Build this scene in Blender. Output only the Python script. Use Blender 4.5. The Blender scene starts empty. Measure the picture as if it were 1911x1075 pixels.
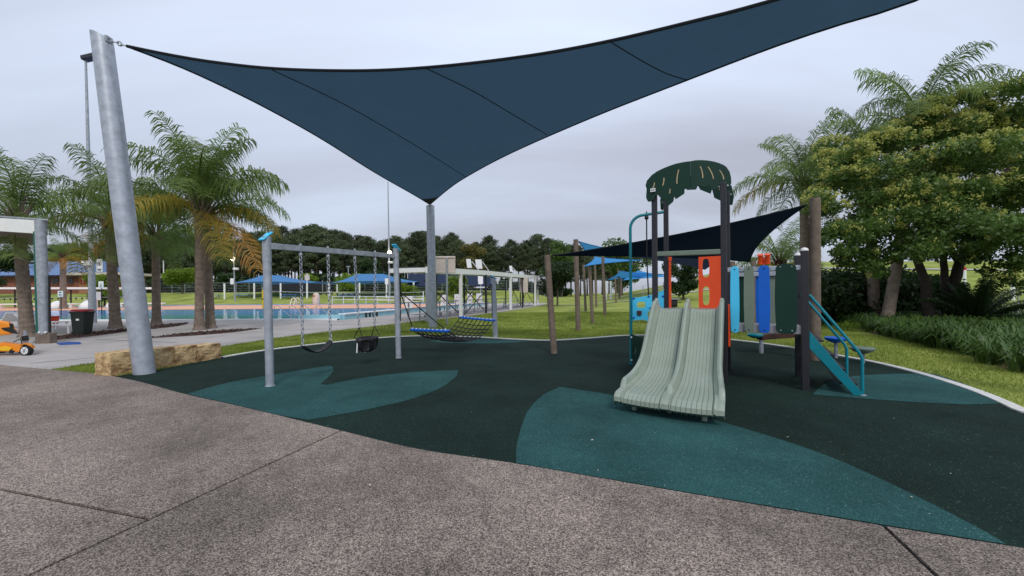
import bpy, bmesh, math, random
import numpy as np
from mathutils import Vector, Matrix
random.seed(7)
RNG = np.random.RandomState(11)
R = math.radians
scene = bpy.context.scene
COL = scene.collection

# ------------------------------------------------------------------ camera
F_PX, CX, CY, W_PX = 720.0, 955.5, 548.0, 1911.0
ROLL = R(0.4)
EYE = Vector((0, 0, 1.5))
AX_F = Vector((0, 1, 0))
AX_R = Vector((math.cos(ROLL), 0, -math.sin(ROLL)))
AX_U = Vector((math.sin(ROLL), 0, math.cos(ROLL)))
cam_d = bpy.data.cameras.new('camera')
cam_d.sensor_width = 36.0
cam_d.lens = F_PX / W_PX * 36.0
cam_d.shift_y = (CY - 537.5) / W_PX
cam_d.clip_start, cam_d.clip_end = 0.05, 3000
cam = bpy.data.objects.new('camera', cam_d)
COL.objects.link(cam)
cam.matrix_world = Matrix(((AX_R.x, AX_U.x, -AX_F.x, EYE.x), (AX_R.y, AX_U.y, -AX_F.y, EYE.y), (AX_R.z, AX_U.z, -AX_F.z, EYE.z), (0, 0, 0, 1)))
scene.camera = cam

# ------------------------------------------------------------------ sky, sun, exposure
SUN_EL, SUN_AZ = R(46), R(168)          # azimuth from +Y towards +X
world = bpy.data.worlds.new('World')
scene.world = world
world.use_nodes = True
wn, wl = world.node_tree.nodes, world.node_tree.links
wn.clear()
w_out = wn.new('ShaderNodeOutputWorld')
bg_sky = wn.new('ShaderNodeBackground'); bg_sky.inputs['Strength'].default_value = 0.10
sky = wn.new('ShaderNodeTexSky'); sky.sky_type = 'NISHITA'; sky.sun_disc = False
sky.sun_elevation = SUN_EL; sky.sun_rotation = SUN_AZ; sky.air_density = 1.5; sky.dust_density = 1.0
wl.new(sky.outputs[0], bg_sky.inputs['Color'])
tc = wn.new('ShaderNodeTexCoord')
sep = wn.new('ShaderNodeSeparateXYZ'); wl.new(tc.outputs['Generated'], sep.inputs[0])
def wmath(op, a, b=None, clamp=False):
    n = wn.new('ShaderNodeMath'); n.operation = op; n.use_clamp = clamp
    for i, v in enumerate((a, b)):
        if v is None: continue
        if isinstance(v, (int, float)): n.inputs[i].default_value = v
        else: wl.new(v, n.inputs[i])
    return n.outputs[0]
zc = wmath('ADD', wmath('MAXIMUM', sep.outputs[2], 0.0), 0.28)
cx_ = wmath('DIVIDE', sep.outputs[0], zc); cy_ = wmath('DIVIDE', sep.outputs[1], zc)
comb = wn.new('ShaderNodeCombineXYZ'); wl.new(cx_, comb.inputs[0]); wl.new(cy_, comb.inputs[1])
mp = wn.new('ShaderNodeMapping'); wl.new(comb.outputs[0], mp.inputs[0])
mp.inputs['Rotation'].default_value = (0, 0, R(-28)); mp.inputs['Scale'].default_value = (0.42, 1.35, 1); mp.inputs['Location'].default_value = (3.1, 1.2, 0)
nz = wn.new('ShaderNodeTexNoise'); nz.inputs['Scale'].default_value = 0.9; nz.inputs['Detail'].default_value = 6
nz.inputs['Roughness'].default_value = 0.5; nz.inputs['Distortion'].default_value = 0.3
wl.new(mp.outputs[0], nz.inputs['Vector'])
ramp = wn.new('ShaderNodeValToRGB'); wl.new(nz.outputs[0], ramp.inputs[0])
e = ramp.color_ramp.elements
e[0].position, e[0].color = 0.33, (0.425, 0.445, 0.53, 1)
e[1].position, e[1].color = 0.64, (0.61, 0.685, 0.84, 1)
bg_cl = wn.new('ShaderNodeBackground'); wl.new(ramp.outputs[0], bg_cl.inputs['Color'])
wl.new(wmath('ADD', wmath('MULTIPLY', wmath('MAXIMUM', sep.outputs[2], 0.0), 0.80), 0.80), bg_cl.inputs['Strength'])   # overcast: zenith brighter than horizon
wmix = wn.new('ShaderNodeMixShader'); wmix.inputs[0].default_value = 0.92
wl.new(bg_sky.outputs[0], wmix.inputs[1]); wl.new(bg_cl.outputs[0], wmix.inputs[2])
wl.new(wmix.outputs[0], w_out.inputs['Surface'])
sun_d = bpy.data.lights.new('sun', 'SUN'); sun_d.energy = 1.3; sun_d.angle = R(14); sun_d.color = (1.0, 0.96, 0.9)
sun = bpy.data.objects.new('sun', sun_d); COL.objects.link(sun)
sdir = Vector((math.sin(SUN_AZ) * math.cos(SUN_EL), math.cos(SUN_AZ) * math.cos(SUN_EL), math.sin(SUN_EL)))
sun.rotation_euler = sdir.to_track_quat('Z', 'Y').to_euler()
sun.location = (0, 0, 40)
vs = scene.view_settings
vs.view_transform = 'Standard'; vs.look = 'None'; vs.exposure = 0.15; vs.gamma = 1.0; vs.use_curve_mapping = False
scene.cycles.use_denoising = True
scene.cycles.max_bounces = 6
scene.cycles.transparent_max_bounces = 12

# ------------------------------------------------------------------ pixel -> place helpers (used once, to survey the place)
SR, CR = math.sin(ROLL), math.cos(ROLL)
def ray(px, py):
    a, b = (px - CX) / F_PX, (CY - py) / F_PX
    return AX_F + AX_R * a + AX_U * b
def G(px, py, z=0.0):
    d = ray(px, py)
    return EYE + d * ((z - EYE.z) / d.z)
def D(px, py, Y):
    return EYE + ray(px, py) * Y
def PLN(px, py, p0, n):
    d = ray(px, py)
    return EYE + d * ((Vector(p0) - EYE).dot(n) / d.dot(n))
def ZT(P, py):
    return EYE.z + ((CY - py) * P[1] / F_PX - P[0] * SR) / CR
def smooth(a, b, t):
    t = max(0.0, min(1.0, (t - a) / (b - a))); return t * t * (3 - 2 * t)
def terr(x, y):
    z = 2.2 * smooth(58, 86, y) * (1 - 0.75 * smooth(0.0, 0.12, x / max(y, 1)))
    z += 6.4 * smooth(32, 66, y) * smooth(0.14, 0.72, x / max(y, 1))
    return z
def T(px, Y, dz=0.0):
    x = (px - CX) * Y / F_PX
    return Vector((x, Y, terr(x, Y) + dz))

# ------------------------------------------------------------------ materials
def lin(r, g, b, k=1.0):
    f = lambda c: (c / 12.92 if c <= 0.04045 else ((c + 0.055) / 1.055) ** 2.4)
    return tuple(min(0.9, f(v / 255.0) * k) for v in (r, g, b))
MATS = {}
def mat(name, col, rough=0.6, metal=0.0, var=0.15, scale=6.0, bump=0.0, bscale=60.0, col2=None, spec=0.4, trans=0.0, detail=5.0, coord='Object', thr=None, emit=0.0, vcol=None):
    if name in MATS: return MATS[name]
    m = bpy.data.materials.new(name); m.use_nodes = True
    n, l = m.node_tree.nodes, m.node_tree.links
    b = n['Principled BSDF']
    b.inputs['Roughness'].default_value = rough; b.inputs['Metallic'].default_value = metal
    b.inputs['Specular IOR Level'].default_value = spec
    t = n.new('ShaderNodeTexCoord')
    nz = n.new('ShaderNodeTexNoise'); nz.inputs['Scale'].default_value = scale; nz.inputs['Detail'].default_value = detail
    nz.inputs['Roughness'].default_value = 0.62
    l.new(t.outputs[coord], nz.inputs['Vector'])
    cr = n.new('ShaderNodeValToRGB'); l.new(nz.outputs[0], cr.inputs[0])
    lo, hi = (thr or (0.3, 0.7))
    cr.color_ramp.elements[0].position, cr.color_ramp.elements[1].position = lo, hi
    c2 = col2 if col2 else tuple(min(0.95, c * (1 + var)) for c in col)
    c1 = col if col2 else tuple(c * (1 - var) for c in col)
    cr.color_ramp.elements[0].color = (*c1, 1); cr.color_ramp.elements[1].color = (*c2, 1)
    colout = cr.outputs[0]
    if vcol:
        oi = n.new('ShaderNodeObjectInfo')
        hs = n.new('ShaderNodeHueSaturation')
        mr = n.new('ShaderNodeMapRange'); mr.inputs['To Min'].default_value = 1 - vcol; mr.inputs['To Max'].default_value = 1 + vcol
        l.new(oi.outputs['Random'], mr.inputs['Value']); l.new(mr.outputs[0], hs.inputs['Value']); l.new(colout, hs.inputs['Color'])
        colout = hs.outputs[0]
    l.new(colout, b.inputs['Base Color'])
    if bump > 0:
        nb = n.new('ShaderNodeTexNoise'); nb.inputs['Scale'].default_value = bscale; nb.inputs['Detail'].default_value = 4
        l.new(t.outputs[coord], nb.inputs['Vector'])
        bp = n.new('ShaderNodeBump'); bp.inputs['Strength'].default_value = bump; bp.inputs['Distance'].default_value = 0.01
        l.new(nb.outputs[0], bp.inputs['Height']); l.new(bp.outputs[0], b.inputs['Normal'])
    if trans > 0:
        tr = n.new('ShaderNodeBsdfTranslucent'); l.new(colout, tr.inputs['Color'])
        mx = n.new('ShaderNodeMixShader'); mx.inputs[0].default_value = trans
        l.new(b.outputs[0], mx.inputs[1]); l.new(tr.outputs[0], mx.inputs[2])
        l.new(mx.outputs[0], n['Material Output'].inputs['Surface'])
    if emit > 0:
        b.inputs['Emission Color'].default_value = (*col, 1); b.inputs['Emission Strength'].default_value = emit
    MATS[name] = m
    return m

def aggregate(name, ca, cb, cc, pebble=70.0):
    m = bpy.data.materials.new(name); m.use_nodes = True
    n, l = m.node_tree.nodes, m.node_tree.links
    b = n['Principled BSDF']; b.inputs['Roughness'].default_value = 0.85; b.inputs['Specular IOR Level'].default_value = 0.25
    t = n.new('ShaderNodeTexCoord')
    v = n.new('ShaderNodeTexVoronoi'); v.inputs['Scale'].default_value = pebble; l.new(t.outputs['Object'], v.inputs['Vector'])
    sp = n.new('ShaderNodeSeparateColor'); l.new(v.outputs['Color'], sp.inputs[0])
    cr = n.new('ShaderNodeValToRGB'); l.new(sp.outputs[0], cr.inputs[0])
    el = cr.color_ramp.elements
    el[0].position, el[0].color = 0.0, (*ca, 1); el[1].position, el[1].color = 1.0, (*cc, 1)
    mid = el.new(0.45); mid.color = (*cb, 1)
    # wear and damp stains
    nz = n.new('ShaderNodeTexNoise'); nz.inputs['Scale'].default_value = 0.55; nz.inputs['Detail'].default_value = 7; nz.inputs['Roughness'].default_value = 0.6
    l.new(t.outputs['Object'], nz.inputs['Vector'])
    mr = n.new('ShaderNodeMapRange'); mr.inputs['From Min'].default_value = 0.36; mr.inputs['From Max'].default_value = 0.60
    mr.inputs['To Min'].default_value = 0.58; mr.inputs['To Max'].default_value = 1.15; l.new(nz.outputs[0], mr.inputs['Value'])
    nf = n.new('ShaderNodeTexNoise'); nf.inputs['Scale'].default_value = 9; nf.inputs['Detail'].default_value = 6; nf.inputs['Roughness'].default_value = 0.7
    l.new(t.outputs['Object'], nf.inputs['Vector'])
    mr2 = n.new('ShaderNodeMapRange'); mr2.inputs['From Min'].default_value = 0.3; mr2.inputs['From Max'].default_value = 0.7
    mr2.inputs['To Min'].default_value = 0.8; mr2.inputs['To Max'].default_value = 1.18; l.new(nf.outputs[0], mr2.inputs['Value'])
    mu = n.new('ShaderNodeMath'); mu.operation = 'MULTIPLY'; l.new(mr.outputs[0], mu.inputs[0]); l.new(mr2.outputs[0], mu.inputs[1])
    hs = n.new('ShaderNodeHueSaturation'); l.new(cr.outputs[0], hs.inputs['Color']); l.new(mu.outputs[0], hs.inputs['Value'])
    l.new(hs.outputs[0], b.inputs['Base Color'])
    bp = n.new('ShaderNodeBump'); bp.inputs['Strength'].default_value = 0.55; bp.inputs['Distance'].default_value = 0.004
    l.new(v.outputs['Distance'], bp.inputs['Height']); bp.invert = True
    l.new(bp.outputs[0], b.inputs['Normal'])
    return m

def rubber(name, ca, cb, speck, amount=0.93):
    m = bpy.data.materials.new(name); m.use_nodes = True
    n, l = m.node_tree.nodes, m.node_tree.links
    b = n['Principled BSDF']; b.inputs['Roughness'].default_value = 0.92; b.inputs['Specular IOR Level'].default_value = 0.12
    t = n.new('ShaderNodeTexCoord')
    v = n.new('ShaderNodeTexVoronoi'); v.inputs['Scale'].default_value = 150; l.new(t.outputs['Object'], v.inputs['Vector'])
    sp = n.new('ShaderNodeSeparateColor'); l.new(v.outputs['Color'], sp.inputs[0])
    cr = n.new('ShaderNodeValToRGB'); l.new(sp.outputs[1], cr.inputs[0])
    el = cr.color_ramp.elements
    el[0].position, el[0].color = 0.0, (*ca, 1); el[1].position, el[1].color = amount, (*cb, 1)
    x = el.new(amount + 0.03); x.color = (*speck, 1)
    nz = n.new('ShaderNodeTexNoise'); nz.inputs['Scale'].default_value = 0.8; nz.inputs['Detail'].default_value = 8; nz.inputs['Roughness'].default_value = 0.65
    l.new(t.outputs['Object'], nz.inputs['Vector'])
    mr = n.new('ShaderNodeMapRange'); mr.inputs['From Min'].default_value = 0.3; mr.inputs['From Max'].default_value = 0.7
    mr.inputs['To Min'].default_value = 0.62; mr.inputs['To Max'].default_value = 1.32; l.new(nz.outputs[0], mr.inputs['Value'])
    hs = n.new('ShaderNodeHueSaturation'); l.new(cr.outputs[0], hs.inputs['Color']); l.new(mr.outputs[0], hs.inputs['Value'])
    l.new(hs.outputs[0], b.inputs['Base Color'])
    bp = n.new('ShaderNodeBump'); bp.inputs['Strength'].default_value = 0.5; bp.inputs['Distance'].default_value = 0.003
    l.new(v.outputs['Distance'], bp.inputs['Height']); l.new(bp.outputs[0], b.inputs['Normal'])
    return m

M_GALV = mat('galvanised_steel', lin(172, 178, 188), 0.45, 0.35, 0.2, 7, 0.12, 40)
M_GALV2 = mat('weathered_galvanised', lin(160, 166, 174), 0.5, 0.3, 0.25, 9, 0.15, 60)
M_WHITE = mat('white_paint', (0.82, 0.82, 0.81), 0.5, 0, 0.05, 3)
M_CREAM = mat('cream_sheet', lin(205, 192, 182), 0.6, 0, 0.08, 3)
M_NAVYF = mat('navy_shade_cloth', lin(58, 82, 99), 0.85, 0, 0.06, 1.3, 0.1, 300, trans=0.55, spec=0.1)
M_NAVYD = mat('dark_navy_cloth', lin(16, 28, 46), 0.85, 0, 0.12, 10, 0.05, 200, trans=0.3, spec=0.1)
M_HEM = mat('hem_webbing', (0.012, 0.016, 0.022), 0.9, 0, 0.1, 20)
M_BLUEF = mat('sky_blue_cloth', lin(70, 150, 215, 1.1), 0.8, 0, 0.08, 5, trans=0.35, spec=0.1)
M_HIPB = mat('blue_canopy_cloth', lin(84, 134, 184, 1.1), 0.8, 0, 0.08, 2, trans=0.25, spec=0.1)
M_TEALP = mat('turquoise_powdercoat', lin(10, 125, 140), 0.35, 0, 0.08, 8)
M_AQUA = mat('aqua_panel', lin(70, 185, 225, 1.2), 0.45, 0, 0.05, 6)
M_BLUE = mat('blue_panel', lin(0, 90, 190, 1.1), 0.42, 0, 0.05, 6)
M_SAGE = mat('sage_panel', lin(108, 122, 108, 1.1), 0.5, 0, 0.07, 6)
M_DKGRN = mat('dark_green_panel', lin(20, 54, 44), 0.5, 0, 0.08, 6, spec=0.25)
M_ORANGE = mat('orange_panel', lin(230, 80, 35, 1.1), 0.42, 0, 0.05, 6)
M_CHAR = mat('charcoal_post', lin(50, 50, 56), 0.4, 0.2, 0.12, 10)
M_SLIDE = mat('sage_slide_plastic', lin(146, 158, 143, 1.0), 0.30, 0, 0.08, 3, 0.04, 60, spec=0.5)
M_GROOVE = M_SLIDE
M_DECK = mat('grey_deck', lin(150, 148, 152), 0.45, 0.1, 0.1, 10)
M_TIMBER = mat('weathered_timber', lin(118, 104, 92), 0.8, 0, 0.3, 7, 0.4, 40)
M_BLACK = mat('black_plastic', (0.013, 0.013, 0.015), 0.5, 0, 0.2, 10)
M_BROWN = mat('brown_recycled_plank', lin(72, 42, 38), 0.6, 0, 0.2, 10)
M_STONE = mat('sandstone', lin(132, 100, 64, 1.1), 0.9, 0, 0.2, 5, 1.0, 18, col2=lin(208, 180, 134, 1.1), detail=10, thr=(.34, .58))
M_BARK = mat('grey_bark', lin(88, 78, 70), 0.9, 0, 0.35, 5, 0.8, 18)
M_BARKD = mat('dark_bark', lin(58, 50, 44), 0.9, 0, 0.35, 7, 0.8, 20)
M_PALMT = mat('palm_trunk_bark', lin(126, 112, 100), 0.9, 0, 0.35, 5, 0.7, 16)
M_PINEB = mat('pine_bark', lin(86, 74, 66), 0.9, 0, 0.3, 1.5)
M_FROND = mat('palm_frond_green', lin(106, 126, 62, 1.25), 0.45, 0, 0.3, 0.9, trans=0.45, vcol=0.3)
M_FRONDY = mat('palm_frond_yellowing', lin(140, 125, 45, 1.2), 0.55, 0, 0.3, 1.2, trans=0.35, vcol=0.15)
M_FRONDB = mat('palm_frond_dead', lin(176, 132, 62, 1.1), 0.6, 0, 0.3, 1.2, trans=0.3)
M_LEAF = mat('broad_leaf_green', lin(84, 110, 50, 1.1), 0.5, 0, 0.45, 1.1, trans=0.35)
M_BLOSS = mat('yellow_green_new_growth', lin(172, 174, 92, 1.1), 0.55, 0, 0.25, 2.0, trans=0.35)
M_LEAFD = mat('dark_shrub_leaf', lin(54, 76, 40), 0.55, 0, 0.4, 1.0, trans=0.3, vcol=0.3)
M_LEAFL = mat('light_shrub_leaf', lin(120, 145, 45), 0.55, 0, 0.3, 1.0, trans=0.4, vcol=0.2)
M_PINE = mat('pine_needles', lin(80, 92, 60), 0.6, 0, 0.5, 0.22, trans=0.2, vcol=0.35)
M_STRAP = mat('strap_leaf', lin(74, 100, 48, 1.1), 0.4, 0, 0.45, 1.2, trans=0.3)
M_GRASS = mat('lawn_ground', lin(106, 122, 50, 1.0), 0.95, 0, 0.2, 0.35, 0.6, 30, col2=lin(158, 164, 86, 1.05), spec=0.1, detail=12)
M_BLADE = mat('lawn_blades', lin(100, 122, 46, 1.0), 0.7, 0, 0.2, 0.8, col2=lin(158, 168, 82, 1.1), trans=0.4, spec=0.2, detail=8)
M_CONC = aggregate('exposed_aggregate', lin(68, 60, 55, 1.0), lin(122, 110, 101, 1.0), lin(182, 168, 155, 1.0), 155)
M_CONC2 = mat('grey_broomed_concrete', lin(150, 146, 142, 1.0), 0.88, 0, 0.2, 0.8, 0.3, 60, col2=lin(185, 178, 172, 1.0), detail=10)
M_BED = mat('joint_filler', (0.022, 0.02, 0.018), 0.95, 0, 0.3, 20)
M_KERB = mat('white_kerb_concrete', lin(215, 214, 208, 0.95), 0.85, 0, 0.12, 6, 0.2, 50)
M_RUB = rubber('dark_green_rubber', lin(19, 35, 30), lin(32, 51, 44), lin(80, 102, 94), 0.975)
M_TEAL = rubber('teal_rubber', lin(32, 65, 65), lin(52, 92, 90), lin(100, 138, 136), 0.975)
M_MULCH = mat('bark_mulch', lin(84, 62, 56), 0.95, 0, 0.4, 30, 0.8, 60)
M_BRICK = mat('red_brick', lin(140, 88, 74), 0.85, 0, 0.2, 3)
M_ROOF = mat('blue_metal_roof', lin(108, 136, 176), 0.45, 0.1, 0.08, 0.4)
M_GLASSD = mat('dark_glass', (0.02, 0.022, 0.026), 0.12, 0, 0.1, 3, spec=0.6)
M_RED = mat('red_plastic', lin(190, 30, 35), 0.45, 0, 0.08, 5)
M_BINB = mat('dark_green_bin', lin(26, 36, 32), 0.5, 0, 0.15, 8)
M_BINL = mat('maroon_lid', lin(150, 40, 50), 0.5, 0, 0.12, 8)
M_SCOOT = mat('orange_yellow_body', lin(242, 140, 36, 1.1), 0.35, 0, 0.06, 4)
M_TYRE = mat('tyre_rubber', (0.015, 0.015, 0.016), 0.85, 0, 0.2, 20)
M_PEACH = mat('peach_tiles', lin(225, 165, 125, 1.0), 0.8, 0, 0.08, 1.5)
M_TILEB = mat('blue_tiles', lin(80, 130, 205, 1.1), 0.4, 0, 0.1, 2)
M_PALEB = mat('pale_blue_tiles', lin(150, 200, 215, 1.0), 0.5, 0, 0.1, 3)
M_DKBL = mat('dark_blue_print', lin(20, 50, 80), 0.6)
M_YELL = mat('yellow_foam', lin(240, 185, 30, 1.1), 0.6, 0, 0.08, 4)
M_MATB = mat('blue_rubber_mat', lin(40, 80, 150), 0.85, 0, 0.1, 8)
M_ROOFT = mat('terracotta', lin(170, 120, 90), 0.8)
M_GREENT = mat('green_painted_steel', lin(20, 95, 80), 0.5, 0, 0.1, 8)
M_DARKW = mat('dark_fence', lin(34, 38, 44), 0.7, 0, 0.2, 3)
M_ROAD = mat('asphalt', lin(120, 112, 112), 0.9, 0, 0.1, 2)
M_LIT = mat('lit_lamp_glass', (1.0, 0.86, 0.62), 0.4, 0, 0.0, 1, emit=14.0)

def water_mat():
    m = bpy.data.materials.new('pool_water'); m.use_nodes = True
    n, l = m.node_tree.nodes, m.node_tree.links
    b = n['Principled BSDF']; b.inputs['Roughness'].default_value = 0.08; b.inputs['Specular IOR Level'].default_value = 0.06
    t = n.new('ShaderNodeTexCoord')
    sx = n.new('ShaderNodeSeparateXYZ'); l.new(t.outputs['Object'], sx.inputs[0])
    mr = n.new('ShaderNodeMapRange'); mr.inputs['From Min'].default_value = 27.5; mr.inputs['From Max'].default_value = 31.5; l.new(sx.outputs[1], mr.inputs['Value'])
    cr = n.new('ShaderNodeValToRGB'); l.new(mr.outputs[0], cr.inputs[0])
    cr.color_ramp.elements[0].color = (*lin(40, 145, 158, 1.1), 1); cr.color_ramp.elements[1].color = (*lin(55, 135, 205, 1.1), 1)
    l.new(cr.outputs[0], b.inputs['Base Color'])
    nb = n.new('ShaderNodeTexNoise'); nb.inputs['Scale'].default_value = 2.5; nb.inputs['Detail'].default_value = 3; l.new(t.outputs['Object'], nb.inputs['Vector'])
    bp = n.new('ShaderNodeBump'); bp.inputs['Strength'].default_value = 0.5; bp.inputs['Distance'].default_value = 0.03
    l.new(nb.outputs[0], bp.inputs['Height']); l.new(bp.outputs[0], b.inputs['Normal'])
    return m
M_WATER = water_mat()

# ------------------------------------------------------------------ mesh helpers
class MB:
    def __init__(s): s.v, s.f = [], []
    def add(s, vs, fs):
        o = len(s.v); s.v += [tuple(v) for v in vs]; s.f += [tuple(i + o for i in f) for f in fs]; return s
    def box(s, c, size, ax=None):
        c = Vector(c); hx, hy, hz = [d / 2 for d in size]
        X, Y, Z = ax if ax else (Vector((1, 0, 0)), Vector((0, 1, 0)), Vector((0, 0, 1)))
        vs = [c + X * (hx * i) + Y * (hy * j) + Z * (hz * k) for i in (-1, 1) for j in (-1, 1) for k in (-1, 1)]
        return s.add(vs, [(0, 1, 3, 2), (4, 6, 7, 5), (0, 4, 5, 1), (2, 3, 7, 6), (0, 2, 6, 4), (1, 5, 7, 3)])
    def beam(s, a, b, w, h, up=Vector((0, 0, 1))):
        a, b = Vector(a), Vector(b); x = (b - a); L = x.length; x.normalize()
        y = up.cross(x)
        if y.length < 1e-4: y = Vector((0, 1, 0))
        y.normalize(); z = x.cross(y)
        return s.box((a + b) / 2, (L, w, h), (x, y, z))
    def tube(s, pts, rad, n=10, cap=True, closed=False):
        pts = [Vector(p) for p in pts]; N = len(pts)
        rad = [rad] * N if isinstance(rad, (int, float)) else rad
        o = len(s.v); prev = None
        for i, p in enumerate(pts):
            a = pts[(i - 1) % N] if (closed or i > 0) else p
            b = pts[(i + 1) % N] if (closed or i < N - 1) else p
            d = (b - a).normalized()
            if prev is None:
                r = Vector((0, 0, 1)) if abs(d.z) < 0.9 else Vector((1, 0, 0))
                u = d.cross(r).normalized()
            else:
                u = (prev - d * prev.dot(d)).normalized()
            prev = u; w = d.cross(u)
            for k in range(n):
                t = 2 * math.pi * k / n
                s.v.append(tuple(p + (u * math.cos(t) + w * math.sin(t)) * rad[i]))
        for i in range(N if closed else N - 1):
            for k in range(n):
                k2 = (k + 1) % n; i2 = (i + 1) % N
                s.f.append((o + i * n + k, o + i * n + k2, o + i2 * n + k2, o + i2 * n + k))
        if cap and not closed:
            s.f.append(tuple(o + k for k in range(n))[::-1]); s.f.append(tuple(o + (N - 1) * n + k for k in range(n)))
        return s
    def prism(s, outline, off):
        off = Vector(off); a = [Vector(p) for p in outline]; n = len(a)
        vs = a + [p + off for p in a]
        fs = [tuple(range(n))[::-1], tuple(range(n, 2 * n))] + [(i, (i + 1) % n, n + (i + 1) % n, n + i) for i in range(n)]
        return s.add(vs, fs)
    def lathe(s, c, prof, n=20):
        c = Vector(c); o = len(s.v)
        for r, z in prof:
            for k in range(n):
                t = 2 * math.pi * k / n; s.v.append((c.x + r * math.cos(t), c.y + r * math.sin(t), c.z + z))
        for i in range(len(prof) - 1):
            for k in range(n):
                k2 = (k + 1) % n; s.f.append((o + i * n + k, o + i * n + k2, o + (i + 1) * n + k2, o + (i + 1) * n + k))
        s.f.append(tuple(o + k for k in range(n))[::-1]); s.f.append(tuple(o + (len(prof) - 1) * n + k for k in range(n)))
        return s
    def ball(s, c, r, n=10, sc=(1, 1, 1)):
        c = Vector(c); prof = []
        o = len(s.v); m = max(4, n // 2 + 1)
        for i in range(m + 1):
            ph = math.pi * i / m
            for k in range(n):
                t = 2 * math.pi * k / n
                s.v.append((c.x + r * sc[0] * math.sin(ph) * math.cos(t), c.y + r * sc[1] * math.sin(ph) * math.sin(t), c.z + r * sc[2] * math.cos(ph)))
        for i in range(m):
            for k in range(n):
                k2 = (k + 1) % n; s.f.append((o + i * n + k, o + (i + 1) * n + k, o + (i + 1) * n + k2, o + i * n + k2))
        return s
    def grid(s, rows):
        o = len(s.v); m = len(rows[0])
        for r in rows: s.v += [tuple(p) for p in r]
        for i in range(len(rows) - 1):
            for j in range(m - 1):
                s.f.append((o + i * m + j, o + i * m + j + 1, o + (i + 1) * m + j + 1, o + (i + 1) * m + j))
        return s
    def build(s, name, m, parent=None, smooth=False, bevel=0.0, solid=0.0):
        off = Vector(parent['_o']) if parent is not None and '_o' in parent.keys() else Vector((0, 0, 0))
        me = bpy.data.meshes.new(name)
        me.from_pydata([(v[0] - off.x, v[1] - off.y, v[2] - off.z) for v in s.v], [], s.f)
        me.validate(); me.update()
        bm = bmesh.new(); bm.from_mesh(me); bmesh.ops.recalc_face_normals(bm, faces=bm.faces); bm.to_mesh(me); bm.free()
        me.materials.append(m)
        if smooth:
            me.shade_smooth()
            try: me.set_sharp_from_angle(angle=R(40))
            except Exception: pass
        o = bpy.data.objects.new(name, me); COL.objects.link(o)
        if parent is not None: o.parent = parent; o['_o'] = tuple(off)
        if solid:
            md = o.modifiers.new('solid', 'SOLIDIFY'); md.thickness = solid; md.offset = 0
        if bevel:
            md = o.modifiers.new('bevel', 'BEVEL'); md.width = bevel; md.segments = 2; md.limit_method = 'ANGLE'
        return o
def npmesh(name, V, Fq, m, parent=None):
    """V (n,3) array, Fq (k,4) or (k,3) int array -> one object, fast"""
    me = bpy.data.meshes.new(name); k, c = Fq.shape
    me.vertices.add(len(V)); me.vertices.foreach_set('co', np.ascontiguousarray(V, dtype=np.float32).ravel())
    me.loops.add(k * c); me.loops.foreach_set('vertex_index', np.ascontiguousarray(Fq, dtype=np.int32).ravel())
    me.polygons.add(k); me.polygons.foreach_set('loop_start', np.arange(0, k * c, c, dtype=np.int32))
    me.update(); me.validate()
    me.materials.append(m)
    o = bpy.data.objects.new(name, me); COL.objects.link(o)
    if parent is not None: o.parent = parent
    return o
def tag(o, label, cat, group=None):
    o['label'] = label; o['category'] = cat
    if group: o['group'] = group
    return o
def struct(o): o['kind'] = 'structure'; return o
def thing(name, loc, label, cat, group=None):
    o = bpy.data.objects.new(name, None); COL.objects.link(o); o.location = loc; o['_o'] = tuple(loc)
    o.empty_display_size = 0.2
    return tag(o, label, cat, group)
def copy_tree(o, parent=None):
    c = o.copy(); COL.objects.link(c); c.parent = parent
    for ch in list(o.children): copy_tree(ch, c)
    return c
def spline(P, per=8):
    P = [Vector(p) for p in P]; out = []
    for i in range(len(P) - 1):
        p0 = P[max(i - 1, 0)]; p1 = P[i]; p2 = P[i + 1]; p3 = P[min(i + 2, len(P) - 1)]
        for k in range(per):
            t = k / per
            out.append(0.5 * ((2 * p1) + (p2 - p0) * t + (2 * p0 - 5 * p1 + 4 * p2 - p3) * t * t + (3 * p1 - p0 - 3 * p2 + p3) * t ** 3))
    out.append(P[-1]); return out
def flat(pts, z): return [Vector((p[0], p[1], z)) for p in pts]
def sheet(name, pts, z, m, parent=None, thick=0.0):
    b = MB()
    if thick: b.prism(flat(pts, z - thick), (0, 0, thick))
    else: b.add(flat(pts, z), [tuple(range(len(pts)))])
    o = b.build(name, m, parent)
    if not thick:
        me = o.data
        if me.polygons[0].normal.z < 0:
            me.flip_normals()
    return o
def band(name, line, w, z, m, h=0.0, parent=None):
    line = [Vector((p[0], p[1], 0)) for p in line]; L, Rr = [], []
    for i, p in enumerate(line):
        d = (line[min(i + 1, len(line) - 1)] - line[max(i - 1, 0)]).normalized(); nn = Vector((-d.y, d.x, 0))
        L.append(p + nn * w / 2); Rr.append(p - nn * w / 2)
    b = MB()
    if h:
        rows = [[Vector((q.x, q.y, zz)) for q in side] for side, zz in ((L, z - h), (L, z), (Rr, z), (Rr, z - h))]
    else:
        rows = [[Vector((q.x, q.y, z)) for q in side] for side in (L, Rr)]
    return b.grid(rows).build(name, m, parent)
def clip(poly, p0, n):
    out = []; p0 = Vector(p0).to_2d(); n = Vector(n).to_2d()
    for i in range(len(poly)):
        a, b = poly[i].to_2d(), poly[(i + 1) % len(poly)].to_2d()
        da, db = (a - p0).dot(n), (b - p0).dot(n)
        if da >= 0: out.append(a)
        if da * db < 0: out.append(a + (b - a) * (da / (da - db)))
    return [Vector((p.x, p.y, 0)) for p in out]
V3 = lambda x, y, z=0.0: Vector((x, y, z))

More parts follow.
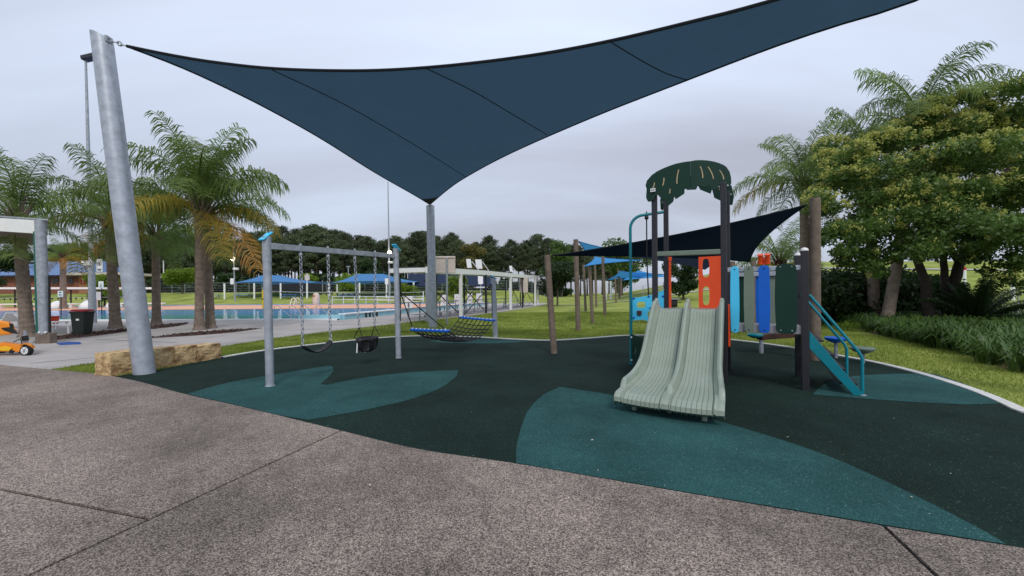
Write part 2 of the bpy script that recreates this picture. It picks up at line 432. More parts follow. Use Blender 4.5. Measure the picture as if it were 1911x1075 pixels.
# ================================================================== THE SETTING
def ground():
    xs = np.concatenate([-np.geomspace(420, 2, 60), np.linspace(-1.9, 1.9, 5), np.geomspace(2, 420, 60)])
    ys = np.concatenate([np.linspace(-30, 28, 10), np.linspace(30, 90, 50), np.geomspace(94, 700, 24)])
    X, Y = np.meshgrid(xs, ys)
    Z = np.array([[terr(x, y) for x in xs] for y in ys])
    V = np.stack([X, Y, Z], -1).reshape(-1, 3); nx = len(xs)
    i = np.arange(len(ys) - 1)[:, None] * nx + np.arange(nx - 1)[None, :]; i = i.ravel()
    o = npmesh('lawn_ground', V, np.stack([i, i + 1, i + nx + 1, i + nx], -1), M_GRASS)
    o.data.shade_smooth()
    return struct(o)
ground()

# edge between paving and rubber (left to right), kerb at the back of the rubber
E_px = [(205, 703), (262, 715), (345, 738), (430, 757), (530, 781), (635, 807), (780, 842), (965, 870), (1280, 925), (1645, 987), (1911, 1030)]
EDGE = spline([G(*p) for p in E_px], 6)
e_last = EDGE[-1]; e_dir = (EDGE[-1] - EDGE[-4]).normalized()
EDGE += [e_last + e_dir * 1.0, e_last + e_dir * 2.2 + V3(0.2, -0.1)]
K_px = [(413, 668), (500, 654), (620, 640), (700, 632), (770, 628), (830, 628), (890, 630), (960, 634), (1030, 636), (1100, 632), (1170, 627), (1260, 627), (1365, 635), (1460, 647), (1560, 664), (1640, 679), (1720, 699), (1800, 724), (1860, 747), (1911, 771)]
KERB = spline([G(*p) for p in K_px], 5)
KERB += [KERB[-1] + V3(0.45, -1.1), KERB[-1] + V3(0.3, -2.2), KERB[-1] + V3(-0.6, -3.2), EDGE[-1] + V3(0.3, -0.3)]
rub_poly = EDGE + [KERB[-1]] + KERB[::-1][1:] + [G(300, 690), G(212, 704)]
struct(sheet('rubber_softfall', rub_poly, 0.012, M_RUB))
struct(band('kerb', KERB, 0.13, 0.03, M_KERB, 0.03))
# teal leaf shapes let into the rubber
def inlay(px, per=5, extra=None):
    pts = spline([G(*p) for p in px], per)
    return pts
leafA = spline([G(*p) for p in [(348, 737), (430, 715), (520, 699), (600, 686), (617, 684)]], 5) + spline([G(*p) for p in [(622, 687), (621, 695), (610, 708), (597, 719)]], 4) + spline([G(*p) for p in [(610, 720), (680, 706), (770, 696), (855, 692)]], 5) + spline([G(*p) for p in [(853, 702), (825, 724), (770, 746), (690, 765), (575, 786)]], 5) + [G(520, 777), G(430, 755)]
leafB = spline([G(*p) for p in [(963, 867), (966, 825), (985, 770), (1015, 738), (1046, 724)]], 5) + spline([G(*p) for p in [(1120, 735), (1230, 758), (1340, 788), (1460, 824), (1560, 860), (1660, 905), (1760, 955), (1830, 992), (1880, 1021)]], 4) + [G(1645, 983), G(1280, 922)]
leafC = spline([G(*p) for p in [(1517, 738), (1545, 715), (1600, 703), (1680, 699), (1745, 699)]], 5) + spline([G(*p) for p in [(1800, 718), (1845, 738), (1878, 755)]], 4) + spline([G(*p) for p in [(1800, 757), (1700, 752), (1600, 745)]], 4)
leafD = spline([G(*p) for p in [(800, 637), (850, 634), (910, 634), (990, 637)]], 4) + spline([G(*p) for p in [(960, 640), (900, 642), (840, 641)]], 4)
for L_ in (leafA, leafB, leafC, leafD):
    struct(sheet('teal_leaf_inlay', L_, 0.016, M_TEAL))

# foreground exposed-aggregate paving, sawn into slabs
A0, A1 = G(635, 808), G(280, 975); dA = (A0 - A1).to_2d().normalized(); nA = V3(dA.y, -dA.x)      # right-hand normal
B0, B1 = G(0, 918), G(280, 975)
dB = (B1 - B0).to_2d().normalized(); nB = V3(-dB.y, dB.x)
D0 = G(1650, 988)
C0_, C1_ = G(0, 797), G(345, 740); dC = (C1_ - C0_).to_2d().normalized(); nC = V3(-dC.y, dC.x)
pave = EDGE[:] + [V3(6.5, -1.0), V3(6.5, -8), V3(-16, -8), V3(-16, 10.2), G(0, 682.5), G(92, 691.5), G(180, 699)]
pav_root = struct(sheet('pavement', pave, 0.004, M_BED))
g2 = 0.013
pieces = []
right = clip(pave, A1 + nA * g2, nA); left = clip(pave, A1 - nA * g2, -nA)
for q in (clip(right, D0 - nA * g2, -nA), clip(right, D0 + nA * g2, nA)):
    pieces.append(q)
lowl = clip(left, B1 - nB * g2, -nB); upl = clip(left, B1 + nB * g2, nB)
pieces.append(lowl); pieces.append(clip(upl, C1_ - nC * 0.002, -nC)); pieces.append(clip(upl, C1_ + nC * 0.002, nC))
slabs = []
for q in pieces:
    for back in range(2):
        pass
    if len(q) > 2:
        slabs.append(sheet('concrete_slab', q, 0.022, M_CONC, pav_root, thick=0.016))

# pool concourse (grey concrete), with the grass strip between it and the kerb
con = [V3(-16, 10.2), G(0, 682.5), G(92, 691), G(150, 682), G(192, 676), G(300, 662), G(413, 648), G(510, 632), G(640, 616), G(760, 602), G(850, 593), G(905, 586.5), G(955, 579.5), G(1007, 571), V3(6, 62), V3(-80, 62), V3(-80, 10.2)]
con_root = struct(sheet('pool_concourse', con, 0.010, M_CONC2))
struct(band('expansion_joint', [G(52, 679.5), G(180, 668)], 0.03, 0.014, M_BED))
struct(band('expansion_joint', [G(178, 634), G(330, 640)], 0.04, 0.014, M_BED))
# mulch beds round the palms
def lens(a, b, w):
    a, b = Vector(a), Vector(b); d = b - a; n = V3(-d.y, d.x).normalized()
    up = [a + d * t + n * w * math.sin(math.pi * t) for t in [i / 14 for i in range(15)]]
    dn = [a + d * t - n * w * math.sin(math.pi * t) for t in [i / 14 for i in range(13, 0, -1)]]
    return up + dn
beds = [lens(G(262, 633), G(490, 613), 0.75), lens(G(205, 622), G(352, 602.5), 0.8), lens(G(60, 640), G(250, 613), 0.7)]
for b_ in beds:
    struct(sheet('mulch_bed', b_, 0.022, M_MULCH, thick=0.01))
def mulch_chips():
    P = []
    for b_ in beds:
        c = sum(b_, Vector()) / len(b_)
        for _ in range(1500):
            e_ = random.choice(b_); t = math.sqrt(random.random()) * 0.97
            P.append(c + (e_ - c) * t)
    P = np.array([tuple(p) for p in P]); n = len(P)
    a = RNG.uniform(0, 6.28, n); L_ = RNG.uniform(0.02, 0.06, n); w = L_ * 0.35
    ux = np.stack([np.cos(a), np.sin(a), RNG.uniform(-.4, .4, n)], -1) * L_[:, None]; uy = np.stack([-np.sin(a), np.cos(a), RNG.uniform(-.6, .6, n)], -1) * w[:, None]
    P[:, 2] = 0.035 + RNG.uniform(0, 0.03, n)
    V = np.stack([P - ux, P + uy, P + ux, P - uy], 1).reshape(-1, 3)
    o = npmesh('mulch_chips', V, np.arange(4 * n).reshape(-1, 4), M_MULCH); o['kind'] = 'stuff'; o['label'] = 'loose brown bark chips in the palm beds'; o['category'] = 'mulch'
mulch_chips()
struct(sheet('blue_ground_mat', [G(104, 641), G(112, 645), G(152, 643), G(150, 639), G(128, 638.5)], 0.015, M_MATB))

# the pools
near_l, near_r = V3(-70, 25.8), G(632, 597.5)
wallN, wallF = G(638, 597), G(905, 569)
pool_poly = [near_l, near_r, wallF + V3(-3, 0), V3(-3.5, 43), V3(-75, 46)]
pool_poly = [near_l, near_r, near_r + (wallF - wallN) * 0.62, V3(-75, 41)]
pw = struct(sheet('pool_water', pool_poly, 0.05, M_WATER))
struct(band('pool_coping', [near_l, near_r], 0.35, 0.09, M_WHITE, 0.09))
struct(sheet('peach_pool_deck', [V3(-75, 41), near_r + (wallF - wallN) * 0.62, wallF + V3(-1, 2), V3(-4, 57), V3(-75, 58)], 0.06, M_PEACH))
for k in range(3):
    struct(band('lane_line', [V3(-75, 45.5 + k * 3.6), V3(-5.2, 44.6 + k * 3.6)], 0.3, 0.066, M_WHITE))
struct(sheet('far_pool_strip', [V3(-75, 58), V3(-4, 57), V3(-2.5, 66), V3(-75, 69)], 0.07, M_TILEB))
struct(band('far_pool_coping', [V3(-75, 69), V3(-2.5, 66)], 0.5, 0.2, M_WHITE, 0.2))
wd = (wallF - wallN).normalized()
pwall = thing('pool_end_wall', wallN, 'pale blue tiled low wall along the pool end under the starting boards', 'wall')
b = MB(); b.beam(wallN + V3(0, 0, .16), wallF + V3(0, 0, .16), 0.35, 0.32); b.build('tiled_face', M_PALEB, pwall)
b = MB(); b.beam(wallN + V3(0, 0, .35), wallF + V3(0, 0, .35), 0.5, 0.06); b.build('coping', M_WHITE, pwall)
nw = V3(wd.y, -wd.x)
for k in range(4):
    b = MB(); b.box(wallN + wd * (2.2 + k * 0.42) + nw * 0.18 + V3(0, 0, .16), (0.22, 0.03, 0.3), (wd, nw, V3(0, 0, 1))); b.build('black_stripe', M_BLACK, pwall)
b = MB(); b.beam(wallN + V3(-2.6, 0.1, .16), wallN + V3(0, 0, .16), 0.3, 0.3); b.build('return_face', M_PALEB, pwall)
def text(txt, size, mw, m, parent=None, name='lettering'):
    cu = bpy.data.curves.new(name, 'FONT'); cu.body = txt; cu.size = size; cu.align_x = 'CENTER'; cu.extrude = 0.002
    o = bpy.data.objects.new(name, cu); COL.objects.link(o)
    dg = bpy.context.evaluated_depsgraph_get(); me = bpy.data.meshes.new_from_object(o.evaluated_get(dg))
    bpy.data.objects.remove(o); me.materials.append(m)
    o = bpy.data.objects.new(name, me); COL.objects.link(o); o.matrix_world = mw
    if parent is not None:
        o.parent = parent; o.matrix_parent_inverse = parent.matrix_basis.inverted()
    return o
def facing(loc, nrm, up=Vector((0, 0, 1))):
    z = Vector(nrm).normalized(); x = up.cross(z).normalized(); y = z.cross(x)
    return Matrix(((x.x, y.x, z.x, loc[0]), (x.y, y.y, z.y, loc[1]), (x.z, y.z, z.z, loc[2]), (0, 0, 0, 1)))
text('DEEP', 0.26, facing(wallN + wd * 6.2 + nw * 0.19 + V3(0, 0, .07), nw), M_DKBL, pwall)

# ================================================================== BIG SHADE SAIL
def pole(name, base_px, top_px, r0, r1, m, label, cat, group=None, slant=None, capm=None, n=20):
    P0 = G(*base_px); P1 = D(top_px[0], top_px[1], P0.y)
    t = thing(name, P0, label, cat, group)
    b = MB(); b.tube([P0 + (P1 - P0) * k for k in (-0.02, 0.25, 0.5, 0.75, 1.0)], [r0 + (r1 - r0) * k for k in (0, .25, .5, .75, 1)], n)
    if slant:   # sloping cut at the top
        for i in range(len(b.v) - n, len(b.v)):
            v = Vector(b.v[i]); off = (v - P1).dot(V3(*slant)); b.v[i] = tuple(v + V3(0, 0, off))
    b.build('shaft', m, t, smooth=True)
    return t, P0, P1
pole1, P1b, P1t = pole('sail_pole', (270, 698), (190, 70), 0.166, 0.166, M_GALV, 'thick leaning galvanised pole beside the sandstone blocks', 'pole', 'steel shade sail poles', slant=(-0.45, -0.2, 0))
pole2, P2b, P2t = pole('sail_pole', (808, 611), (803, 384), 0.185, 0.185, M_GALV, 'galvanised pole holding the low corner of the large navy sail', 'pole', 'steel shade sail poles')
SA = D(236, 86, P1b.y - 0.1); SB = P2t + V3(0, -0.1, 0.05); SC = V3(7.3, 4.6, 6.15)
sn = (SB - SA).cross(SC - SA).normalized()
pl = lambda px, py: PLN(px, py, SA, sn)
# third pole, just outside the picture
t3 = thing('sail_pole', V3(7.9, 4.3, 0), 'galvanised pole at the right end of the large navy sail', 'pole', 'steel shade sail poles')
MB().tube([V3(7.9, 4.3, -.1), V3(8.0, 4.25, 6.5)], 0.178, 20).build('shaft', M_GALV, t3, smooth=True)
edgeAC = spline([SA] + [pl(*p) for p in [(320, 103), (400, 116), (500, 127), (610, 131.5), (720, 130.5), (850, 121), (1000, 102), (1140, 76), (1300, 38), (1445, 0)]] + [SC], 10)
edgeBA = spline([SB + V3(-.03, 0, 0)] + [pl(*p) for p in [(775, 365), (700, 322), (600, 259), (500, 203), (410, 158), (330, 122)]] + [SA], 10)
edgeBC = spline([SB + V3(.03, 0, 0)] + [pl(*p) for p in [(835, 354), (870, 330), (950, 287), (1100, 221), (1280, 150), (1450, 85), (1600, 35), (1710, 0)]] + [SC], 10)
def resample(P, n):
    L = [0]
    for i in range(1, len(P)): L.append(L[-1] + (P[i] - P[i - 1]).length)
    out = []; j = 0
    for k in range(n):
        t = L[-1] * k / (n - 1)
        while j < len(P) - 2 and L[j + 1] < t: j += 1
        out.append(P[j].lerp(P[j + 1], min(1, max(0, (t - L[j]) / max(1e-6, L[j + 1] - L[j])))))
    return out
NT, NS = 40, 60
eBA, eBC, eAC = resample(edgeBA, NT), resample(edgeBC, NT), resample(edgeAC, NS)
def sail_rows(eBA, eBC, eAC, sag=0.0, nrm=Vector((0, 0, 1))):
    rows = []; nt, ns = len(eBA), len(eAC); A, C = eBA[-1], eBC[-1]
    for i in range(nt):
        t = i / (nt - 1); row = []
        for j in range(ns):
            s_ = j / (ns - 1)
            p = eBA[i].lerp(eBC[i], s_) + (eAC[j] - A.lerp(C, s_)) * (t ** 1.6)
            p = p + nrm * (sag * 4 * s_ * (1 - s_) * (1 - t) * t * 4 * 0.25)
            row.append(p)
        rows.append(row)
    return rows
rows = sail_rows(eBA, eBC, eAC, -0.45)
sail = thing('shade_sail', P2t, 'large navy triangular shade sail stretched over the playground', 'shade sail')
cl = MB().grid(rows).build('fabric', M_NAVYF, sail, smooth=True)
for e_, w_ in ((eBA, .022), (eBC, .022), (eAC, .028)):
    MB().tube(e_, w_, 6).build('hem', M_HEM, sail, smooth=True)
# corner patch
b = MB(); b.grid([[p + V3(0, -0.012, -0.012) for p in r] for r in rows[:4]]); b.build('corner_patch', M_HEM, sail)
# sewn seams: strips on the underside that follow the cloth
def proj(p):
    q = Vector(p) - EYE; return (CX + F_PX * q.dot(AX_R) / q.y, CY - F_PX * q.dot(AX_U) / q.y)
from mathutils.bvhtree import BVHTree
_sv, _sf = [], []
_m = MB().grid(rows); bvh = BVHTree.FromPolygons([Vector(v) for v in _m.v], _m.f)
for sm in (((508, 130), (640, 193), (760, 262), (868, 329)), ((795, 127), (880, 168), (960, 215), (1026, 254)), ((1140, 78), (1200, 114), (1245, 137), (1284, 149))):
    line = []
    sp2 = spline([V3(*p) for p in sm], 8)
    for q in sp2:
        hit = bvh.ray_cast(EYE, ray(q.x, q.y).normalized())
        if hit[0] is not None: line.append(hit[0] + V3(0, 0, -0.008))
    MB().tube(line, 0.010, 5).build('seam', M_HEM, sail, smooth=True)
def link(b, c, d, L, w, r, roll):
    d = d.normalized(); u = d.cross(Vector((0.3, 0.9, 0.2))).normalized(); v = d.cross(u)
    u2 = u * math.cos(roll) + v * math.sin(roll)
    pts = []
    for k in range(10):
        a = 2 * math.pi * k / 10
        pts.append(c + d * (math.cos(a) * (L / 2)) + u2 * (math.sin(a) * w / 2))
    b.tube(pts, r, 5, closed=True)
def chain(a, bb, L=0.085, w=0.052, r=0.0075):
    b = MB(); a, bb = Vector(a), Vector(bb); d = bb - a; n = max(2, int(d.length / (L * 0.78)))
    for k in range(n):
        link(b, a + d * ((k + .5) / n), d, L, w, r, (k % 2) * math.pi / 2)
    return b
ca = P1t + (SA - P1t).normalized() * 0.17
chain(ca, SA, 0.12, 0.07, 0.014).build('chain', M_GALV2, sail, smooth=True)
MB().box(ca, (0.05, 0.12, 0.12)).build('pad_eye', M_GALV2, sail, bevel=.006)
MB().box(P2t + V3(0, -0.02, 0.03), (0.1, 0.1, 0.09)).build('pad_eye', M_GALV2, sail, bevel=.006)

# ================================================================== SWING SET
SL0, SR0 = G(504, 722), G(744, 669)
SLt, SRt = D(497.5, 446, SL0.y), D(738.5, 466, SR0.y)
sw = thing('swing_frame', SL0, 'galvanised two-post swing frame with aqua caps standing on the rubber', 'swing frame')
for P0, P1 in ((SL0, SLt), (SR0, SRt)):
    MB().tube([P0 - V3(0, 0, .03), P1], 0.062, 18).build('post', M_GALV, sw, smooth=True)
    c = P0.lerp(P1, 0.845); dd = (P1 - P0).normalized()
    MB().tube([c, c + dd * 0.42], 0.067, 18).build('collar', M_GALV2, sw, smooth=True)
    MB().lathe(P0 + V3(0, 0, .012), [(0.064, 0), (0.075, 0), (0.075, .012), (0.063, .018)], 18).build('base_ring', M_GALV2, sw)
bd = (SR0 - SL0).to_2d().normalized(); bd = V3(bd.x, bd.y); bn = V3(-bd.y, bd.x)
ba, bb_ = D(505, 459.5, SL0.y), D(738, 478, SR0.y)
beam_mid = lambda t: ba.lerp(bb_, t)
MB().beam(ba, bb_, 0.075, 0.10).build('crossbeam', M_GALV2, sw, bevel=.006)
for P1, sgn in ((SLt, -1), (SRt, 1)):
    nrm = (V3(0, 0, 1) * 0.8 + bd * 0.75 * sgn).normalized() ; xx = bd * 0.8 - V3(0, 0, 0.75 * sgn); xx.normalize()
    cap = MB().box(P1 + V3(0, 0, .045) + bd * 0.015 * sgn, (0.22, 0.14, 0.026), (xx if sgn < 0 else xx, bn, nrm)).build('end_cap', M_AQUA, sw, bevel=.01)
    for k in (-1, 1):
        MB().ball(P1 + V3(0, 0, .068) + xx * 0.06 * k + nrm * .005, 0.017, 8).build('bolt', M_DKBL, cap)
def tq(px):   # beam parameter whose picture column is px
    lo, hi = 0.0, 1.0
    for _ in range(30):
        m_ = (lo + hi) / 2
        if proj(beam_mid(m_))[0] < px: lo = m_
        else: hi = m_
    return lo
def hanger(px, par):
    p = beam_mid(tq(px)) - V3(0, 0, .05)
    b = MB(); b.lathe(p - V3(0, 0, .09), [(0.018, 0), (0.03, .02), (0.03, .05), (0.022, .06), (0.022, .09)], 12)
    b.build('hanger', M_GALV2, par, smooth=True); MB().ball(p + V3(0, 0, .115), 0.024, 8).build('bolt', M_GALV2, par, smooth=True)
    return p - V3(0, 0, .09)
# belt swing
bs = thing('belt_swing', beam_mid(tq(586)), 'black rubber belt seat swing hanging on two chains, nearest the post', 'swing')
h1, h2 = hanger(561, bs), hanger(612, bs)
s1, s2 = D(565, 645, h1.y - 0.05), D(617, 636, h2.y - 0.02)
chain(h1, s1 + V3(0, 0, .03)).build('chain', M_GALV2, bs, smooth=True); chain(h2, s2 + V3(0, 0, .03)).build('chain', M_GALV2, bs, smooth=True)
rws = []
for k in range(17):
    t = k / 16; p = s1.lerp(s2, t) - V3(0, 0, 0.155 * (1 - (2 * t - 1) ** 2))
    wdt = 0.075 if 0 < k < 16 else 0.045
    rws.append([p + bn * wdt, p + bn * wdt * .4 - V3(0, 0, .008), p - bn * wdt * .4 - V3(0, 0, .008), p - bn * wdt])
MB().grid(rws).build('seat', M_BLACK, bs, smooth=True, solid=0.018)
for s_ in (s1, s2):
    MB().tube([s_ + bn * .05, s_ + V3(0, 0, .05), s_ - bn * .05], 0.008, 6).build('bracket', M_GALV2, bs)
# toddler bucket swing
bk = thing('bucket_swing', beam_mid(tq(681)), 'black toddler bucket swing with leg holes on two chains', 'swing')
h1, h2 = hanger(662, bk), hanger(700, bk)
u1, u2 = D(670.5, 611, h1.y), D(699, 608, h2.y)
chain(h1, u1).build('chain', M_GALV2, bk, smooth=True); chain(h2, u2).build('chain', M_GALV2, bk, smooth=True)
bc = (u1 + u2) / 2 - V3(0, 0, 0.42); hw = (u2 - u1).length / 2
for u_, sg in ((u1, -1), (u2, 1)):
    for q in (-1, 1):
        MB().tube([u_, bc + bd * hw * 0.9 * sg + bn * 0.12 * q + V3(0, 0, .20)], 0.009, 6).build('strap', M_BLACK, bk)
rws = []   # shell: oval tub with open leg holes
NB = 24
for zi, (zz, rr) in enumerate(((0.20, 1.0), (0.12, 1.0), (0.03, .93), (-0.06, .78), (-0.10, .45))):
    row = []
    for k in range(NB + 1):
        a = 2 * math.pi * k / NB; row.append(bc + bd * (math.cos(a) * hw * rr) + bn * (math.sin(a) * 0.15 * rr) + V3(0, 0, zz))
    rws.append(row)
b = MB(); b.grid(rws); holes = set()
keep = []
for fi, f in enumerate(b.f):
    zi, k = divmod(fi, NB); a = (k + .5) / NB * 360
    if zi in (1, 2) and (215 < a < 260 or 280 < a < 325): continue
    keep.append(f)
b.f = keep; b.build('tub', M_BLACK, bk, smooth=True, solid=0.02)
MB().box(bc + V3(0, 0, -0.09), (hw * 1.0, 0.13, 0.03), (bd, bn, V3(0, 0, 1))).build('seat_base', M_GALV2, bk)
MB().tube([bc - bd * hw * 0.98 + V3(0, 0, .12), bc - bd * hw * 1.05 + V3(0, 0, -0.10)], 0.013, 6).build('hanging_tab', M_WHITE, bk)

# ================================================================== NET HAMMOCK
HR0 = G(925, 631); HRt = D(920, 519, HR0.y)
hp = thing('hammock_post', HR0, 'short galvanised post with aqua cap at the far end of the net hammock', 'post')
MB().tube([HR0 - V3(0, 0, .03), HRt], 0.085, 16).build('shaft', M_GALV, hp, smooth=True)
MB().box(HRt + V3(0.02, 0, .04), (0.27, 0.2, 0.026), (V3(.85, 0, -.52).normalized(), V3(0, 1, 0), V3(.52, 0, .85).normalized())).build('end_cap', M_AQUA, hp, bevel=.01)
hm = thing('net_hammock', (D(769, 616, 9.9) + D(922, 597, 11.6)) / 2, 'black rope net hammock with two blue end bars', 'hammock')
La, Lb = D(768, 615, 9.9), D(838, 618, 9.55); Ra, Rb = D(859, 592, 12.1), D(922, 598, 11.4)
for a, c in ((La, Lb), (Ra, Rb)):
    ax = (c - a).normalized(); nn = V3(-ax.y, ax.x)
    br = MB().beam(a, c, 0.17, 0.06).build('end_bar', M_BLUE, hm, bevel=.02)
    for k in range(9):
        MB().ball(a.lerp(c, 0.06 + 0.11 * k) + V3(0, 0, .03) - nn * 0.06, 0.02, 8).build('ferrule', M_WHITE, br)
def netp(u, v):     # u across (0..1), v along
    p = La.lerp(Lb, u).lerp(Ra.lerp(Rb, u), v)
    return p - V3(0, 0, 0.40 * (1 - (2 * v - 1) ** 2) + 0.05 * (1 - (2 * u - 1) ** 2))
b = MB()
for k in range(9):
    u = k / 8; b.tube([netp(u, i / 14) for i in range(15)], 0.014, 5)
for k in range(1, 13):
    v = k / 13; b.tube([netp(i / 8, v) for i in range(9)], 0.014, 5)
net = b.build('net', M_BLACK, hm, smooth=True)
b = MB()
for k in range(9):
    for q in range(1, 13): b.ball(netp(k / 8, q / 13), 0.02, 6)
b.build('knots', M_BLACK, net)
topL = D(747, 545, SR0.y + 0.05); topR = D(917, 530, HR0.y - .05)
mL = topL.lerp(La, 0.4); mR = topR.lerp(Rb, 0.3)
for a, c in ((topL, La + V3(.03, 0, .05)), (topL, Lb + V3(-.1, 0, .05)), (topR, Ra + V3(.1, 0, .05)), (topR, Rb + V3(-.05, 0, .05))):
    MB().tube([a, c], 0.014, 6).build('rope', M_BLACK, hm)
    MB().ball(c, 0.03, 8).build('shackle', M_GALV2, hm)

# ================================================================== SECOND SAIL, TIMBER POLES, BLUE SAILS
def timber(base, top, r, label, group='timber shade poles'):
    return pole('timber_pole', base, top, r * 1.04, r, M_TIMBER, label, 'pole', group, n=14)
tp1 = timber((1034, 660), (1021, 476), 0.078, 'leaning short timber pole at the left end of the dark sail')
tp2 = timber((1521, 673), (1521, 370), 0.10, 'tall timber pole behind the stair of the play tower')
def tri_sail(name, A, B, C, bow, m, label, group=None, n=18, sag=0.1, hem=.015):
    cen = (A + B + C) / 3
    def ed(p, q):
        return [p.lerp(q, i / (n - 1)) + (cen - (p + q) / 2) * bow * 4 * (i / (n - 1)) * (1 - i / (n - 1)) for i in range(n)]
    ba_, bc_, ac_ = ed(B, A), ed(B, C), ed(A, C)
    rw = sail_rows(ba_, bc_, ac_, sag)
    t = thing(name, B, label, 'shade sail', group)
    MB().grid(rw).build('fabric', m, t, smooth=True)
    for e_ in (ba_, bc_, ac_): MB().tube(e_, hem, 5).build('hem', M_HEM if m is M_NAVYD else m, t)
    return t
s2A, s2B = D(1030, 477, tp1[1].y), D(1506, 382, tp2[1].y)
s2C = D(1400, 489, 14.5)
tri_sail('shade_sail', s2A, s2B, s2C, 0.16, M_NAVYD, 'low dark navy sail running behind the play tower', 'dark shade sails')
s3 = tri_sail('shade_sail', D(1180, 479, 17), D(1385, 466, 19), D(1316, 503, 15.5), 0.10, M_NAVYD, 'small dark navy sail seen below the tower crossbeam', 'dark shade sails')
for px, pt, pb, lab in ((1368, 488, 600, 'grey pole behind the aqua slat'), (1407, 486, 600, 'grey pole behind the sage slat')):
    t_ = thing('sail_post', T(px, 14.6), lab, 'pole', 'thin posts behind the tower')
    MB().tube([T(px, 14.6, -.05), D(px - 1, pt, 14.6)], 0.09, 12).build('shaft', M_TIMBER, t_, smooth=True)
far = [((1079, 618), (1074.5, 447), .095, 'tallest timber pole on the lawn, holding the first blue sail'), ((1093, 581), (1089, 494), .1, 'timber pole behind the tallest lawn pole'), ((1106, 604), (1100, 498), .085, 'stub-topped timber pole just right of the tallest lawn pole'),
       ((1113, 574), (1109.5, 477), .11, 'timber pole at the left corner of the second blue sail'), ((1129, 589), (1125, 476), .1, 'grey timber pole through the middle of the second blue sail'), ((1150, 570), (1148, 519), .1, 'leftmost pole of the distant blue sail cluster'),
       ((1156, 566.5), (1154, 504), .14, 'middle pole of the distant blue sail cluster'), ((1159.5, 565), (1159, 515), .12, 'rightmost pole of the distant blue sail cluster')]
FP = []
for b0, t0, r_, lab in far: FP.append(timber(b0, t0, r_, lab, 'timber poles on the lawn'))
tri_sail('shade_sail', D(1078, 450, FP[0][1].y), D(1160, 468, 20), D(1090, 474, 24), 0.18, M_BLUEF, 'highest of the pale blue sails, on the tallest lawn pole', 'pale blue shade sails', hem=.02)
tri_sail('shade_sail', D(1110, 479, FP[3][1].y), D(1198, 486, 21), D(1090, 497, 27), 0.2, M_BLUEF, 'middle pale blue sail with two drooping tails', 'pale blue shade sails', hem=.02)
tri_sail('shade_sail', D(1156, 506, 52), D(1245, 512, 46), D(1132, 523, 58), 0.14, M_BLUEF, 'upper of the two most distant pale blue sails', 'pale blue shade sails', hem=.03)
tri_sail('shade_sail', D(1162, 523, 48), D(1250, 516, 50), D(1190, 505, 60), 0.12, M_BLUEF, 'lower of the two most distant pale blue sails', 'pale blue shade sails', hem=.03)
for px in (1130.5, 1140):
    P = T(px, 56); t_ = thing('white_post', P, 'slim white post left of the distant blue sails' if px < 1135 else 'slim white post right of its twin under the distant blue sails', 'post', 'white posts under far sails')
    MB().tube([P, V3(P.x, P.y, ZT(P, 525))], 0.16, 10).build('shaft', M_WHITE, t_, smooth=True)

# ================================================================== PLAY TOWER
er = V3(0.85, -0.53).normalized(); es = V3(-er.y * -1, 0); es = V3(er.y, -er.x)      # er: right along the front, es: out towards the slide foot
if es.y > 0: es = -es
UPV = V3(0, 0, 1)
FR = V3(3.53, 6.42); Wd = 1.10
FL = FR - er * Wd; BR = FR - es * Wd; BL = FL - es * Wd
tower = thing('play_tower', (FL + FR + BL + BR) / 4, 'playground tower with double sage slide, palm-frond roof and side bridge', 'play equipment')
zd = 1.19
tops = {}
for P, py in ((FL, 347), (FR, 341), (BL, 372), (BR, 358)):
    zt = ZT(P, py); tops[tuple(P)] = zt
    pst = MB().box(P + V3(0, 0, zt / 2 - .02), (0.09, 0.09, zt + .04), (er, es, UPV)).build('post', M_CHAR, tower, bevel=.012)
    for k in (-1, 1):
        MB().ball(P + V3(0, 0, zt - .06) + er * 0.06 * k, 0.02, 8).build('bolt', M_GALV2, pst)
cen = (FL + FR + BL + BR) / 4
MB().box(cen + V3(0, 0, zd - .035), (Wd - .02, Wd - .02, 0.07), (er, es, UPV)).build('platform', M_DECK, tower, bevel=.008)
MB().beam(FL + V3(0, 0, ZT(FL, 474.5)), FR + V3(0, 0, ZT(FR, 469.5)), 0.06, 0.085).build('crossbeam', M_SAGE, tower, bevel=.012)
# palm-frond roof panels
zoom = lambda x, y: (1120 + x * 0.2791, 280 + y * 0.2791)
outl = [(305, 238), (313, 208), (345, 170), (380, 145), (420, 125), (465, 107), (510, 92), (560, 82), (605, 76), (640, 70), (680, 69), (720, 72), (760, 79), (795, 89), (825, 102), (845, 117), (865, 148), (874, 185), (876, 222), (868, 240), (845, 262),
        (820, 280), (790, 272), (742, 262), (728, 230), (716, 250), (668, 248), (655, 234), (642, 265), (582, 268), (566, 252), (564, 292), (506, 330), (497, 312), (489, 346), (455, 376), (442, 344), (412, 330), (392, 306), (376, 294), (362, 330), (346, 345), (320, 346), (308, 318), (312, 262)]
fp0 = FL + es * 0.07
CRX = 605
crease = PLN(*zoom(CRX, 150), fp0, es); es2 = (es + er * 0.22).normalized()
def rplane(x): return (fp0, es) if x <= CRX else (crease, es2)
lefth = [(x, y) for x, y in outl[:9]] + [(CRX, 267)] + [(x, y) for x, y in outl if y > 200 and x < CRX and (x, y) not in outl[:9]]
righth = [(CRX, 76)] + [(x, y) for x, y in outl[9:] if x > CRX] + [(CRX, 267)]
rp = MB().prism([PLN(*zoom(x, y), fp0, es) for x, y in lefth], es * 0.022).build('roof_panel', M_DKGRN, tower, bevel=.004)
rp2 = MB().prism([PLN(*zoom(x, y), crease, es2) for x, y in righth], es2 * 0.022).build('roof_panel', M_DKGRN, tower, bevel=.004)
